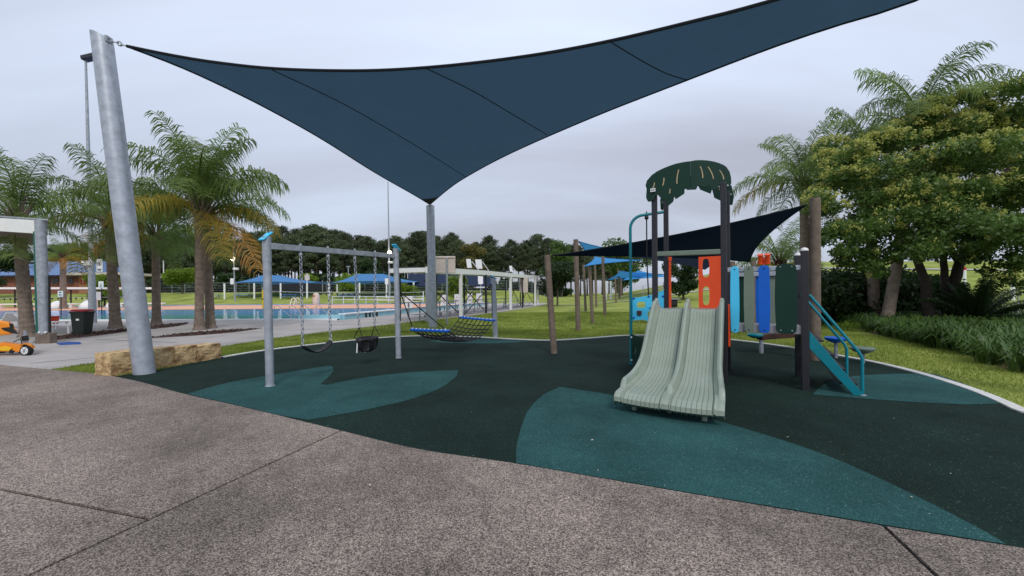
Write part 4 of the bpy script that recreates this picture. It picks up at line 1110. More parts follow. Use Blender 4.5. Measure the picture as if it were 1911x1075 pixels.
# ---- broadleaf trees
def branchy(t, base, forks, r0, m, parent, seed=1, n=9):
    """forks: list of polylines (points) with start and end radius, each its own limb"""
    for i, (pts, a, b_) in enumerate(forks):
        P = spline(pts, 4); N = len(P)
        rs = random.Random(seed + i)
        P = [p + V3(rs.uniform(-.03, .03), rs.uniform(-.03, .03), 0) for p in P]
        MB().tube(P, [a + (b_ - a) * k / (N - 1) for k in range(N)], n).build('trunk' if i == 0 else 'limb', m, parent, smooth=True)
def big_tree():
    B = T(1750, 15.2); t = thing('leafy_tree', B, 'large multi-trunk leafy tree with yellow-green new growth', 'tree')
    O = B
    limbs = []
    a1 = T(1738, 15.0); a2 = T(1782, 15.3)
    q = lambda px, py, Y: D(px, py, Y)
    forks = [([a1 - V3(0, 0, .1), q(1728, 540, 15), q(1714, 490, 15), q(1690, 430, 14.8), q(1650, 360, 14.5)], .19, .06),
             ([a2 - V3(0, 0, .1), q(1780, 540, 15.3), q(1792, 490, 15.3), q(1815, 430, 15.2), q(1850, 350, 15)], .24, .07),
             ([a2 + V3(-.25, .1, -.1), q(1765, 540, 15.4), q(1762, 490, 15.5), q(1755, 420, 15.6), q(1740, 330, 15.5)], .16, .06),
             ([q(1714, 490, 15), q(1730, 430, 15.4), q(1760, 350, 16), q(1770, 290, 16)], .12, .04),
             ([q(1792, 490, 15.3), q(1760, 440, 14.6), q(1730, 380, 13.8), q(1700, 340, 13.2)], .12, .04),
             ([q(1690, 430, 14.8), q(1640, 420, 14.2), q(1590, 400, 13.8)], .09, .03),
             ([q(1815, 430, 15.2), q(1870, 400, 14.6), q(1930, 370, 14)], .12, .04), ([q(1850, 350, 15), q(1900, 300, 15.5), q(1960, 260, 15.5)], .08, .03)]
    branchy(t, B, forks, .3, M_BARKD, t, 5)
    rs = np.random.RandomState(5)
    # lumps: picture column, row, depth, radius
    L_ = []
    spec = [(1575, 335, 13.8, .9), (1600, 300, 14.4, 1.0), (1640, 270, 14.8, 1.1), (1690, 245, 15, 1.1), (1740, 238, 15.2, 1.1), (1800, 232, 15.4, 1.1), (1850, 228, 15.6, 1.1), (1900, 235, 15.4, 1.2), (1960, 250, 15.2, 1.3),
            (1568, 385, 13.6, .8), (1560, 420, 13.4, .7), (1620, 350, 13.6, 1.2), (1680, 320, 13.4, 1.3), (1740, 310, 13.6, 1.3), (1810, 305, 13.8, 1.3), (1880, 300, 13.8, 1.3), (1950, 320, 13.8, 1.4),
            (1610, 420, 13.4, 1.0), (1660, 400, 13.0, 1.2), (1720, 390, 13.0, 1.2), (1790, 385, 13.0, 1.2), (1860, 380, 13.2, 1.2), (1930, 390, 13.2, 1.3), (1640, 455, 13.4, .8), (1700, 450, 13.2, .9), (1880, 440, 13.2, 1.0), (1940, 450, 13, 1.1), (1590, 465, 13.6, .6), (1830, 445, 13.4, .8), (1770, 448, 14.4, .9),
            (1690, 330, 16.5, 1.6), (1780, 320, 16.8, 1.6), (1870, 320, 16.8, 1.7), (1720, 400, 16.6, 1.4), (1820, 400, 16.8, 1.5), (1900, 405, 16.6, 1.4), (1650, 390, 16, 1.1), (1900, 485, 13.0, .55), (1885, 505, 12.9, .35), (1620, 478, 13.4, .55), (1665, 482, 13.6, .6), (1725, 478, 14.0, .6), (1790, 470, 14.2, .6), (1845, 476, 13.6, .6), (1580, 300, 14, .6), (1555, 365, 13.6, .6), (1720, 222, 15, .7), (1780, 214, 15.2, .8), (1840, 208, 15.4, .8), (1905, 205, 15.4, .9), (1575, 455, 13.6, .7), (1600, 488, 13.8, .5), (1640, 492, 14.0, .5), (1560, 440, 13.5, .6), (1860, 488, 13.4, .5), (1920, 495, 13.2, .6)]
    for px, py, Y, r_ in spec:
        p = D(px, py, Y)
        for q_ in range(4):
            d = rs.normal(size=3) * .62 * r_; L_.append((p.x + d[0], p.y + d[1], p.z + d[2] * .7, r_ * .58, r_ * .58, r_ * .34))
    V, Fc = leaf_cloud(L_, 92000, 0.135, rs, shell=.5, aspect=.55)
    npmesh('crown', V - np.array(B), Fc, M_LEAF, t)
    # new growth sits on the outside of the lumps
    C = np.array(L_); n = 46000
    w = np.clip(C[:, 2] - 3.2, .15, 4); w /= w.sum(); idx = rs.choice(len(C), n, p=w)
    tuft = rs.normal(size=(2600, 3)); tuft[:, 2] = np.abs(tuft[:, 2]) * 1.1 - .25; tuft[:, 1] -= .35; tuft /= np.linalg.norm(tuft, axis=1)[:, None]
    ti = rs.randint(0, 2600, n); ci = rs.choice(len(C), 2600, p=w)
    P = C[ci[ti], :3] + tuft[ti] * C[ci[ti], 3:] * 1.02 + rs.normal(size=(n, 3)) * .055
    a, b_ = rot_rand(n, rs); s_ = .085 * rs.uniform(.6, 1.3, n)[:, None]
    V = np.stack([P - a * s_ * .5, P + b_ * s_ * .3, P + a * s_ * .5, P - b_ * s_ * .3], 1).reshape(-1, 3)
    npmesh('new_growth', V - np.array(B), np.arange(4 * n).reshape(-1, 4), M_BLOSS, t)
big_tree()
def small_tree(P, h, cr, label, m, seed, trunk=0.12, group=None, n=5000, leaf=.22, low=.35, bark=None, cat='tree'):
    rs = np.random.RandomState(seed); P = Vector(P); t = thing('small_tree', P, label, cat, group)
    MB().tube([P - V3(0, 0, .1), P + V3(.05, 0, h * .35), P + V3(-.05, .1, h * .75)], [trunk, trunk * .7, trunk * .3], 8).build('trunk', bark or M_BARK, t, smooth=True)
    L_ = []
    for k in range(16):
        a = rs.uniform(0, 6.28); rr = rs.uniform(.1, .75) * cr; zz = h * (low + (1 - low) * rs.uniform(.15, .85)); rad = cr * rs.uniform(.28, .45)
        sh = math.sqrt(max(.1, 1 - ((zz / h - (low + 1) / 2) / ((1 - low) / 2 + .12)) ** 2))
        L_.append((math.cos(a) * rr * sh, math.sin(a) * rr * sh, zz, rad, rad, rad * .75))
        if k < 5:
            MB().tube([P + V3(0, 0, h * .35), P + V3(math.cos(a) * rr * .5, math.sin(a) * rr * .5, zz * .8), P + V3(math.cos(a) * rr * sh, math.sin(a) * rr * sh, zz)], [trunk * .4, trunk * .25, .015], 5).build('limb', bark or M_BARK, t)
    V, Fc = leaf_cloud(L_, n, leaf, rs, .45)
    npmesh('crown', V, Fc, m, t)
    return t
small_tree(T(1040, 46), 5.8, 2.9, 'round dark tree behind the end of the white canopy', M_LEAFD, 21, n=9000, leaf=.3, low=.15)
small_tree(T(1160, 66), 9.5, 5.5, 'broad green tree behind the distant blue sails', M_LEAF, 22, .25, n=10000, leaf=.45, low=.1)
small_tree(T(1275, 42), 4.6, 2.2, 'tree seen through the tower behind the orange pole', M_LEAFD, 23, n=7000, leaf=.28, low=.1)
small_tree(T(340, 80), 5.0, 3.6, 'light green tree behind the palms on the far pool lawn', M_LEAFL, 24, .16, n=6000, leaf=.42, low=.35)
small_tree(T(765, 66), 3.2, 1.9, 'bushy shrub tree behind the scoreboard pole', M_LEAFL, 25, n=4000, leaf=.28, low=.1)
small_tree(T(655, 88), 4.0, 3.6, 'yellowish bush between the two blue hip canopies', M_LEAFL, 26, n=4000, leaf=.4, low=.05)
small_tree(T(580, 92), 4.5, 3.0, 'yellowish bush behind the left blue hip canopy', M_LEAFL, 27, n=4000, leaf=.4, low=.05)
small_tree(T(195, 60), 5.0, 2.8, 'light green tree between the building and the second palm', M_LEAFL, 28, n=6000, leaf=.35, low=.1)
small_tree(T(-10, 74), 10.5, 4.5, 'dense dark tree above the blue-roofed building at the left edge', M_LEAFD, 29, .3, n=9000, leaf=.5, low=.1)
small_tree(T(855, 62), 4.6, 2.4, 'green bush behind the white canopy braces', M_LEAFL, 30, n=4000, leaf=.3, low=.05)

small_tree(T(884, 104), 14.0, 4.6, 'brownish green broadleaf tree among the pines above the canopy', mat('olive_leaf', lin(112, 108, 58), .6, 0, .35, .5, trans=.3), 31, .3, n=9000, leaf=.5, low=.3)
small_tree(T(1048, 100), 15.0, 5.5, 'broad lighter tree at the right end of the pine wood', M_LEAF, 32, .35, n=10000, leaf=.5, low=.25)
small_tree(T(700, 104), 9.0, 5.0, 'low green tree in front of the pines at the tall lamp mast', M_LEAFD, 33, .3, n=8000, leaf=.5, low=.15)
# ---- pine wood behind
def pine_mesh(seed, h):
    rs = np.random.RandomState(seed); L_ = []; lm = MB()
    n = 30
    for k in range(n):
        f0 = .38 if seed % 2 else .44; f = f0 + (.98 - f0) * (k / (n - 1)); z = h * f
        a = k * 2.4 + rs.uniform(-.4, .4); reach = h * .25 * (1 - (max(0, f - .42) / .6) ** 2.2) * rs.uniform(.6, 1.2) + .4
        ex, ey, ez = math.cos(a) * reach, math.sin(a) * reach, z + reach * .25
        lm.tube([V3(0, 0, z - .3), V3(ex * .6, ey * .6, z + .1), V3(ex, ey, ez)], [.10, .06, .03], 4)
        for q in range(2):
            u = .55 + .45 * q; L_.append((ex * u, ey * u, z + (ez - z) * u, h * .07, h * .07, h * .045))
    L_.append((0, 0, h * .99, h * .06, h * .06, h * .05))
    V, Fc = leaf_cloud(L_, 7500, .62, rs, .6, aspect=.3)
    tm = MB(); tm.tube([V3(0, 0, -1), V3(.1, 0, h * .4), V3(0, .1, h * .97)], [.34, .25, .08], 8)
    return V, Fc, tm, lm
PVAR = []
for k in range(5):
    V, Fc, tm, lm = pine_mesh(60 + k, 19.0)
    root = thing('pine_tree', (0, 0, 0), 'tall dark pine in the wood beyond the pool', 'pine tree', 'pines beyond the pool')
    npmesh('crown', V, Fc, M_PINE, root); tm.build('trunk', M_PINEB, root, smooth=True); lm.build('limbs', M_PINEB, root)
    PVAR.append(root)
prs = random.Random(3); used = [False] * 5; spots = []
def skyline(px):
    pts = [(-80, 500), (60, 472), (200, 462), (250, 445), (430, 448), (470, 448), (520, 436), (600, 434), (690, 452), (740, 448), (800, 445), (850, 438), (905, 452), (960, 448), (1000, 446), (1050, 458), (1090, 462), (1130, 462), (1200, 490)]
    for (a, ya), (b_, yb) in zip(pts, pts[1:]):
        if a <= px <= b_: return ya + (yb - ya) * (px - a) / (b_ - a)
    return 470
px = -70.0
while px < 1175:
    for Y in (prs.uniform(108, 120), prs.uniform(124, 138)) + ((prs.uniform(142, 160),) if px < 800 else ()):
        spots.append((px + prs.uniform(-8, 8), Y))
    px += 15 if px < 790 else 20
for i, (px, Y) in enumerate(spots):
    P = T(px, Y); top = ZT(P, skyline(max(-79, min(1199, px))) + prs.uniform(-12, 26)); h = max(7, top - P.z); k = prs.randrange(5)
    if not used[k]: o = PVAR[k]; used[k] = True
    else: o = copy_tree(PVAR[k])
    o.location = P; s_ = h / 19.0; o.scale = (max(.75, s_) * prs.uniform(.9, 1.15), max(.75, s_), s_); o.rotation_euler.z = prs.uniform(0, 6.28)
for k in range(5):
    if not used[k]: PVAR[k].location = T(300 + 60 * k, 150)
# understorey: scrub at the foot of the wood
def shrub_master(seed, m, name, label, cat, group, n=1400, leaf=.45):
    rs = np.random.RandomState(seed); L_ = []
    for k in range(9):
        a = rs.uniform(0, 6.28); rr = rs.uniform(0, .7); L_.append((math.cos(a) * rr * 1.5, math.sin(a) * rr * 1.5, rs.uniform(.35, 1.5), .7, .7, .6))
    V, Fc = leaf_cloud(L_, n, leaf, rs, .4)
    r_ = thing(name, (0, 0, 0), label, cat, group); npmesh('foliage', V, Fc, m, r_)
    MB().tube([V3(0, 0, -.2), V3(.1, 0, .7)], [.06, .03], 5).build('stem', M_BARKD, r_)
    return r_
sm = [shrub_master(80 + k, M_LEAFD, 'scrub_bush', 'dark scrub bush at the foot of the pine wood', 'bush', 'scrub under the pines') for k in range(3)]
su = [False] * 3; px = -60.0
while px < 1060:
    P = T(px, prs.uniform(94, 106)); k = prs.randrange(3)
    o = sm[k] if not su[k] else copy_tree(sm[k]); su[k] = True
    o.location = P; s_ = prs.uniform(1.5, 2.7) * (0.6 if px > 780 else 1); o.scale = (s_ * 1.3, s_, s_); o.rotation_euler.z = prs.uniform(0, 6.28)
    px += prs.uniform(16, 27)
# garden shrubs on the right
gm = [shrub_master(90 + k, M_LEAFD, 'garden_shrub', 'dark leafy shrub in the garden behind the strap-leaf border', 'bush', 'shrubs in the right-hand garden', n=2600, leaf=.2) for k in range(3)]
GL = ['dark shrub just right of the tall timber pole', 'dark shrub between the timber pole and the palm trunks, second from the pole', 'dark shrub third from the timber pole, left of the palm trunks', 'small dark shrub against the left palm trunk', 'dark shrub just right of the palm trunks', 'dark shrub between palm trunks and leaning tree trunk', 'rear shrub between palm trunks and leaning tree trunk', 'rear shrub directly behind the palm trunks', 'rear shrub behind the stair handrails', 'small shrub at the foot of the leaning tree trunk', 'smallest shrub between the two leafy tree trunks', 'dark shrub showing left of the tall timber pole']
for i, (px, Y, s_) in enumerate(((1545, 17.5, 1.25), (1572, 17.8, 1.3), (1600, 18.2, 1.3), (1622, 18, 1.15), (1676, 18, 1.2), (1702, 18.4, 1.2), (1690, 20.5, 1.4), (1655, 20.5, 1.4), (1560, 21, 1.4), (1720, 18, .95), (1745, 19, 1.1), (1530, 19, 1.1))):
    o = gm[i] if i < 3 else copy_tree(gm[i % 3]); o.location = T(px, Y); o.scale = (s_, s_, s_); o.rotation_euler.z = i * 1.3; o['label'] = GL[i]
lm_ = shrub_master(97, M_LEAFL, 'yellow_green_shrub', 'low yellow-green shrub among the garden plants', 'bush', 'low bright shrubs', n=900, leaf=.17)
for i, (px, Y, s_) in enumerate(((1580, 14.6, .28), (1700, 14.2, .38), (1715, 14.4, .4), (1800, 14.0, .35), (1845, 13.2, .33), (1740, 14.2, .3))):
    o = lm_ if i == 0 else copy_tree(lm_); o.location = T(px, Y); o.scale = (s_, s_, s_); o.rotation_euler.z = i * 1.7; o['label'] = ('low yellow-green shrub near the timber pole', 'low bright shrub left of the leaning tree trunk', 'low bright shrub touching the leaning tree trunk', 'low bright shrub right of the thick tree trunk', 'low bright shrub in front of the cycad', 'low bright shrub between the tree trunks')[i]
# cycad
cy = thing('cycad', T(1822, 14.6), 'spiky dark cycad to the right of the leafy tree trunks', 'cycad')
cm = [frond_mesh('cycad_frond', R(el), 1.9, R(dr), 300 + el, npair=60, leaf=.22) for el, dr in ((75, 25), (55, 30), (35, 25), (15, 15))]
crs = random.Random(4)
for k in range(44):
    me = cm[k % 4]; o = bpy.data.objects.new('frond', me); COL.objects.link(o); o.parent = cy; o.location = (0, 0, .35); o.rotation_euler = (crs.uniform(-.2, .2), 0, k * 2.399); s_ = crs.uniform(.8, 1.1); o.scale = (s_,) * 3
    o.material_slots[0].link = 'OBJECT'; o.material_slots[0].material = M_LEAFD
MB().tube([cy.location - V3(0, 0, .1), cy.location + V3(0, 0, .45)], [.22, .18], 10).build('trunk', M_BARKD, cy)

# strap-leaf border: a mass of arching leaves
def strap_border():
    rs = np.random.RandomState(8)
    edge = spline([G(1556, 588), G(1575, 607), G(1640, 625), G(1720, 645), G(1800, 662), G(1911, 697), V3(10.5, 6.2)], 10)
    back = spline([G(1560, 570), G(1600, 573), G(1680, 577), G(1770, 583), G(1850, 592), G(1930, 602), V3(14.5, 8.5)], 10)
    n = 900; V, Fc = [], []
    base = []
    for _ in range(n):
        i = rs.randint(0, len(edge) - 1); t = rs.uniform() ; s_ = rs.uniform() ** 1.3
        p = edge[i].lerp(edge[i + 1], t); q = back[min(i, len(back) - 2)].lerp(back[min(i, len(back) - 2) + 1], t)
        base.append(p.lerp(q, s_))
    Vs = []; Fs = []; o = 0
    for p in base:
        m_ = 17
        a = rs.uniform(0, 6.28, m_); L_ = rs.uniform(.36, .72, m_); out = rs.uniform(.35, .95, m_)
        d = np.stack([np.cos(a), np.sin(a), np.zeros(m_)], -1); sd = np.stack([-np.sin(a), np.cos(a), np.zeros(m_)], -1) * .017
        c = np.array(p) + d * .06 * rs.uniform(0, 1, m_)[:, None] + rs.normal(size=(m_, 3)) * np.array([.05, .05, 0])
        h = (L_ * np.sqrt(np.maximum(.05, 1 - (out * .85) ** 2)))[:, None]
        z = np.array([0, 0, 1.0])
        p1 = c + d * (L_ * out * .3)[:, None] + z * h * .75; p2 = c + d * (L_ * out * .7)[:, None] + z * h * 1.0; p3 = c + d * (L_ * out * 1.15)[:, None] + z * h * .72
        blk = np.stack([c - sd, c + sd, p1 - sd * 1.2, p1 + sd * 1.2, p2 - sd, p2 + sd, p3 - sd * .2, p3 + sd * .2], 1)
        Vs.append(blk.reshape(-1, 3)); k = np.arange(m_)[:, None] * 8 + o
        Fs.append(np.concatenate([k + np.array([0, 1, 3, 2]), k + np.array([2, 3, 5, 4]), k + np.array([4, 5, 7, 6])], 0)); o += m_ * 8
    ob = npmesh('strap_leaf_border', np.concatenate(Vs), np.concatenate(Fs), M_STRAP); ob['kind'] = 'stuff'; ob['label'] = 'mass of arching dark green strap leaves edging the garden'; ob['category'] = 'ground cover'
    soil = edge + back[::-1]
    struct(sheet('garden_soil', [p + (p - V3(9, 9)).normalized() * .0 for p in soil], 0.006, M_MULCH))
    return base
strap_border()

# ---- lawn blades on the near grass
def point_in(poly, X, Y):
    ins = np.zeros(len(X), bool); n = len(poly)
    for i in range(n):
        x0, y0 = poly[i][0], poly[i][1]; x1, y1 = poly[(i + 1) % n][0], poly[(i + 1) % n][1]
        c = ((y0 > Y) != (y1 > Y)); xi = (x1 - x0) * (Y - y0) / (y1 - y0 + 1e-12) + x0
        ins ^= c & (X < xi)
    return ins
def blades():
    rs = np.random.RandomState(17); Xs, Ys = [], []
    for (x0, x1, y0, y1, n) in ((-10, 12, 5, 16, 150000), (-10, 16, 14, 30, 120000), (-12, -5.5, 6, 12, 40000)):
        Xs.append(rs.uniform(x0, x1, n)); Ys.append(rs.uniform(y0, y1, n))
    X, Y = np.concatenate(Xs), np.concatenate(Ys)
    ok = ~point_in([(p.x, p.y) for p in rub_poly], X, Y) & ~point_in([(p.x, p.y) for p in con], X, Y) & ~point_in([(p.x, p.y) for p in pave], X, Y)
    kx = np.array([(p.x, p.y) for p in KERB])
    for a, b_ in zip(kx, kx[1:]):
        d = b_ - a; L2 = (d * d).sum(); t = np.clip(((X - a[0]) * d[0] + (Y - a[1]) * d[1]) / L2, 0, 1)
        ok &= ((X - a[0] - t * d[0]) ** 2 + (Y - a[1] - t * d[1]) ** 2) > .055 ** 2
    X, Y = X[ok], Y[ok]; n = len(X)
    a = rs.uniform(0, 6.28, n); h = rs.uniform(.02, .055, n) * (1 + Y / 40); w = .004 + .00035 * Y
    P = np.stack([X, Y, np.zeros(n)], -1); sd = np.stack([np.cos(a) * w, np.sin(a) * w, 0 * a], -1)
    tip = P + np.stack([rs.normal(size=n) * h * .5, rs.normal(size=n) * h * .5, h], -1)
    V = np.stack([P - sd, P + sd, tip], 1).reshape(-1, 3)
    o = npmesh('lawn_blades', V, np.arange(3 * n).reshape(-1, 3), M_BLADE); o['kind'] = 'stuff'; o['label'] = 'short mown lawn grass around the rubber playground'; o['category'] = 'grass'
blades()

# ================================================================== LEFT SIDE: SHELTER, BIN, LAMP MAST, SCOOTER
SP = G(84, 641)
sh = thing('shelter', SP, 'white-roofed shelter on a grey post at the left edge', 'shelter')
stp = D(75, 412, SP.y)
MB().tube([SP + V3(0, 0, .3), stp], [0.135, 0.125], 18).build('post', M_GALV2, sh, smooth=True)
MB().tube([SP + V3(-.16, -.05, .3), stp + V3(-.13, -.02, -.35)], 0.05, 10).build('downpipe', M_GREENT, sh, smooth=True)
MB().tube([SP + V3(.16, 0, .2), SP + V3(.15, 0, 2.2)], 0.03, 8).build('conduit', M_BLACK, sh)
MB().box(SP + V3(.04, 0, .17), (0.46, 0.24, 0.36)).build('footing', M_TIMBER, sh, bevel=.03)
for k in (-.1, .1): MB().ball(SP + V3(k + .1, -.15, .37), .035, 8).build('anchor_nut', M_WHITE, sh)
ra, rb_ = D(73, 424, SP.y), D(-160, 409, SP.y)
MB().beam(ra, rb_, 0.12, 0.42).build('fascia', M_WHITE, sh)
rf = [ra + V3(.35, -.05, .20), rb_ + V3(0, -.05, .26), rb_ + V3(-6, 4.5, .5), ra + V3(.35 + ra.x * 4.5 / ra.y, 4.5, .45)]
MB().prism(rf, (0, 0, .05)).build('roof_sheet', M_GALV2, sh)
MB().prism([ra + V3(-.1, .08, -.2), rb_ + V3(0, .08, -.2), rb_ + V3(-6, 4.4, .0), ra + V3(-.1 + ra.x * 4.4 / ra.y, 4.4, -.0)], (0, 0, .04)).build('soffit', M_TIMBER, sh)
# wheelie bin
BP = G(154, 626)
bn0 = thing('wheelie_bin', BP, 'dark green wheelie bin with a maroon lid', 'bin')
bx = lambda w, d, z: [BP + V3(-w / 2, -d / 2, z), BP + V3(w / 2, -d / 2, z), BP + V3(w / 2, d / 2, z), BP + V3(-w / 2, d / 2, z)]
b = MB(); lo, hi = bx(.42, .32, .03), bx(.54, .40, .90)
b.add(lo + hi, [(3, 2, 1, 0), (4, 5, 6, 7), (0, 1, 5, 4), (1, 2, 6, 5), (2, 3, 7, 6), (3, 0, 4, 7)]); b.build('body', M_BINB, bn0, bevel=.03)
MB().box(BP + V3(0, 0, .90), (.58, .44, .05)).build('rim', M_BINB, bn0, bevel=.015)
lid = bx(.58, .44, .935); lidt = bx(.46, .34, 1.01)
MB().add(lid + lidt, [(3, 2, 1, 0), (4, 5, 6, 7), (0, 1, 5, 4), (1, 2, 6, 5), (2, 3, 7, 6), (3, 0, 4, 7)]).build('lid', M_BINL, bn0, bevel=.02)
MB().box(BP + V3(.03, -.195, .62), (.11, .02, .07)).build('sticker', M_WHITE, bn0)
for k in (-1,):
    MB().tube([BP + V3(-.28, -.05, .10), BP + V3(-.28, .18, .10)], .10, 14).build('wheel', M_TYRE, bn0)
MB().tube([BP + V3(-.32, -.15, .88), BP + V3(-.32, .15, .88)], .02, 8).build('handle', M_BINB, bn0)
# floodlight mast
LP = G(173, 604); lt = D(160, 112, LP.y)
lm0 = thing('floodlight_mast', LP, 'tall thin floodlight mast behind the leaning steel pole', 'light mast')
MB().tube([LP, D(170.5, 490, LP.y)], [.18, .13], 14).build('lower_shaft', M_GALV2, lm0, smooth=True)
MB().tube([D(170.5, 490, LP.y), lt], [.12, .05], 12).build('upper_shaft', M_GALV2, lm0, smooth=True)
MB().beam(lt + V3(-.12, 0, .05), lt + V3(.62, 0, .22), .35, .22).build('lamp_head', M_CHAR, lm0, bevel=.02)
MB().box(D(163, 491, LP.y - .1), (.45, .2, .28)).build('control_box', M_WHITE, lm0, bevel=.01)
def board(name, px0, px1, py0, py1, Y, m, label, cat, group=None, th=.03, legs=True, gz=None, marks=()):
    a, c = D(px0, py1, Y), D(px1, py0, Y)
    x0, x1, z0, z1 = a.x, c.x, min(a.z, c.z), max(a.z, c.z); P = V3((x0 + x1) / 2, Y, 0 if gz is None else gz)
    t = thing(name, V3(P.x, P.y, terr(P.x, Y)), label, cat, group)
    MB().box(V3(P.x, Y, (z0 + z1) / 2), (x1 - x0, th, z1 - z0)).build('panel', m, t, bevel=.004)
    if legs: MB().tube([V3(P.x, Y + .04, terr(P.x, Y)), V3(P.x, Y + .04, z0 + .1)], .03, 8).build('leg', M_CHAR, t)
    for mk in marks:
        kind, u, v, w, h, mm = mk
        cx, cz = x0 + (x1 - x0) * u, z0 + (z1 - z0) * v; w, h = w * (x1 - x0), h * (z1 - z0)
        b = MB()
        if kind == 'bar': b.box(V3(cx, Y - th / 2 - .004, cz), (w, .006, h))
        elif kind == 'ring':
            b.tube([V3(cx + math.cos(k * math.pi / 8) * w / 2, Y - th / 2 - .004, cz + math.sin(k * math.pi / 8) * w / 2) for k in range(16)], w * .06, 5, closed=True)
        elif kind == 'slash': b.beam(V3(cx - w * .35, Y - th / 2 - .006, cz + w * .35), V3(cx + w * .35, Y - th / 2 - .006, cz - w * .35), .004, w * .1)
        b.build('print', mm, t)
    return t
board('prohibition_sign', 180.5, 191.5, 483.5, 507, LP.y - .25, M_WHITE, 'white prohibition sign on the floodlight mast', 'sign', legs=False, marks=(('ring', .5, .62, .62, .3, M_BLACK), ('slash', .5, .62, .6, .3, M_BLACK), ('bar', .5, .62, .2, .16, M_BLACK), ('bar', .5, .18, .7, .07, M_BLACK), ('bar', .5, .08, .5, .04, M_BLACK)))
MB().box(D(177, 492, LP.y - .2), (.4, .03, .04)).build('sign_arm', M_GALV2, lm0)
board('notice_board', 184, 193, 525, 538, 30, M_WHITE, 'small white notice right of the floodlight mast', 'sign', marks=(('bar', .5, .7, .4, .12, M_YELL), ('bar', .5, .45, .3, .15, M_BLACK), ('bar', .5, .2, .6, .1, M_BLACK)))
board('notice_board', 108, 117.5, 543, 554, 30, M_WHITE, 'small white warning notice on a black stake by the pool', 'sign', marks=(('bar', .5, .75, .35, .22, M_BLACK), ('bar', .5, .4, .6, .08, M_BLACK), ('bar', .5, .2, .6, .08, M_BLACK)))
# ride-on scooter cut by the left edge
SW = G(50, 664); sc0 = thing('ride_on_scooter', V3(SW.x - .75, SW.y, 0), 'orange-yellow ride-on scooter cut off by the left edge', 'scooter')
wheel_c = V3(SW.x, SW.y, .135)
def wheel(c, r, par):
    w_ = MB().tube([c + V3(0, -.045, 0), c + V3(0, .045, 0)], r, 22).build('wheel', M_TYRE, par, bevel=.012)
    MB().tube([c + V3(0, -.052, 0), c + V3(0, .02, 0)], r * .68, 18).build('rim', M_WHITE, w_)
    for k in range(3):
        a = k * math.pi / 3; d = V3(math.cos(a), 0, math.sin(a)) * r * .55
        MB().beam(c + V3(0, -.056, 0) - d, c + V3(0, -.056, 0) + d, .006, .016, up=V3(0, 1, 0)).build('spoke', M_GALV2, w_)
wheel(wheel_c, .135, sc0); wheel(wheel_c + V3(-.62, .42, 0), .135, sc0); wheel(wheel_c + V3(-1.3, 0, .01), .14, sc0); wheel(wheel_c + V3(-1.3, .5, .01), .14, sc0)
X0 = SW.x; Yc = SW.y + .22
prf = [(X0 + .17, .17), (X0 + .10, .27), (X0 - .05, .31), (X0 - .22, .28), (X0 - .35, .30), (X0 - .62, .34), (X0 - .9, .30), (X0 - 1.5, .36), (X0 - 1.55, .12), (X0 - .2, .10), (X0 - .14, .20), (X0 - .02, .285), (X0 + .1, .23)]
MB().prism([V3(x, Yc - .22, z) for x, z in prf], (-.25, .25, 0)).build('body', M_SCOOT, sc0, bevel=.03)
MB().prism([V3(x, Yc - .25, z) for x, z in ((X0 - .35, .20), (X0 - .5, .25), (X0 - .75, .22), (X0 - .7, .14), (X0 - .42, .13))], (0, .02, 0)).build('side_cover', M_YELL, sc0, bevel=.008)
MB().prism([V3(x, Yc - .245, z) for x, z in ((X0 - .30, .13), (X0 - .40, .16), (X0 - .44, .08), (X0 - .34, .06))], (0, .02, 0)).build('black_trim', M_BLACK, sc0)
MB().tube([V3(X0 - .3, Yc, .28), V3(X0 - .34, Yc, .62)], .045, 10).build('steering_column', M_GALV2, sc0, smooth=True)
MB().tube([V3(X0 - .3, Yc, .36), V3(X0 - .33, Yc, .48)], .06, 10).build('column_boot', M_BLACK, sc0, smooth=True)
hdp = [(X0 - .24, .60), (X0 - .32, .70), (X0 - .36, .80), (X0 - .45, .865), (X0 - .7, .90), (X0 - 1.1, .86), (X0 - 1.3, .70), (X0 - 1.0, .56), (X0 - .7, .52), (X0 - .4, .54)]
MB().prism([V3(x, Yc - .26, z) for x, z in hdp], (-.25, .26, 0)).build('seat_shell', M_SCOOT, sc0, bevel=.04)
MB().prism([V3(x, Yc - .28, z) for x, z in ((X0 - .15, .555), (X0 - .28, .70), (X0 - .29, .82), (X0 - .38, .84), (X0 - .36, .74), (X0 - .60, .72), (X0 - .52, .66), (X0 - .3, .58))], (0, .03, 0)).build('black_flash', M_BLACK, sc0, bevel=.01)
MB().tube([V3(X0 - .36, Yc - .2, .35), V3(X0 - .18, Yc - .2, .44), V3(X0 - .14, Yc - .2, .28)], .012, 6).build('cable', M_BLACK, sc0)
# white plastic pool furniture by the pool edge
def lounger(P, rz, label):
    t = thing('plastic_lounger', P, label, 'lounger', 'white plastic loungers'); c, s_ = math.cos(rz), math.sin(rz); ex, ey = V3(c, s_), V3(-s_, c)
    MB().beam(P + V3(0, 0, .34) - ex * .5, P + V3(0, 0, .34) + ex * .7, .6, .05).build('bed', M_WHITE, t, bevel=.015)
    MB().beam(P + V3(0, 0, .34) - ex * .5, P + V3(0, 0, .75) - ex * .95, .6, .05).build('backrest', M_WHITE, t, bevel=.015)
    for a in (-.45, .6):
        for k in (-.26, .26): MB().beam(P + ex * a + ey * k + V3(0, 0, .02), P + ex * a + ey * k + V3(0, 0, .33), .05, .05).build('leg', M_WHITE, t)
lounger(G(110, 622), .1, 'white plastic lounger right of the shelter post'); lounger(G(60, 617) + V3(0, .5, 0), .2, 'white plastic lounger behind the leftmost palm')
lounger(G(10, 612), 2.8, 'white plastic lounger behind the scooter')
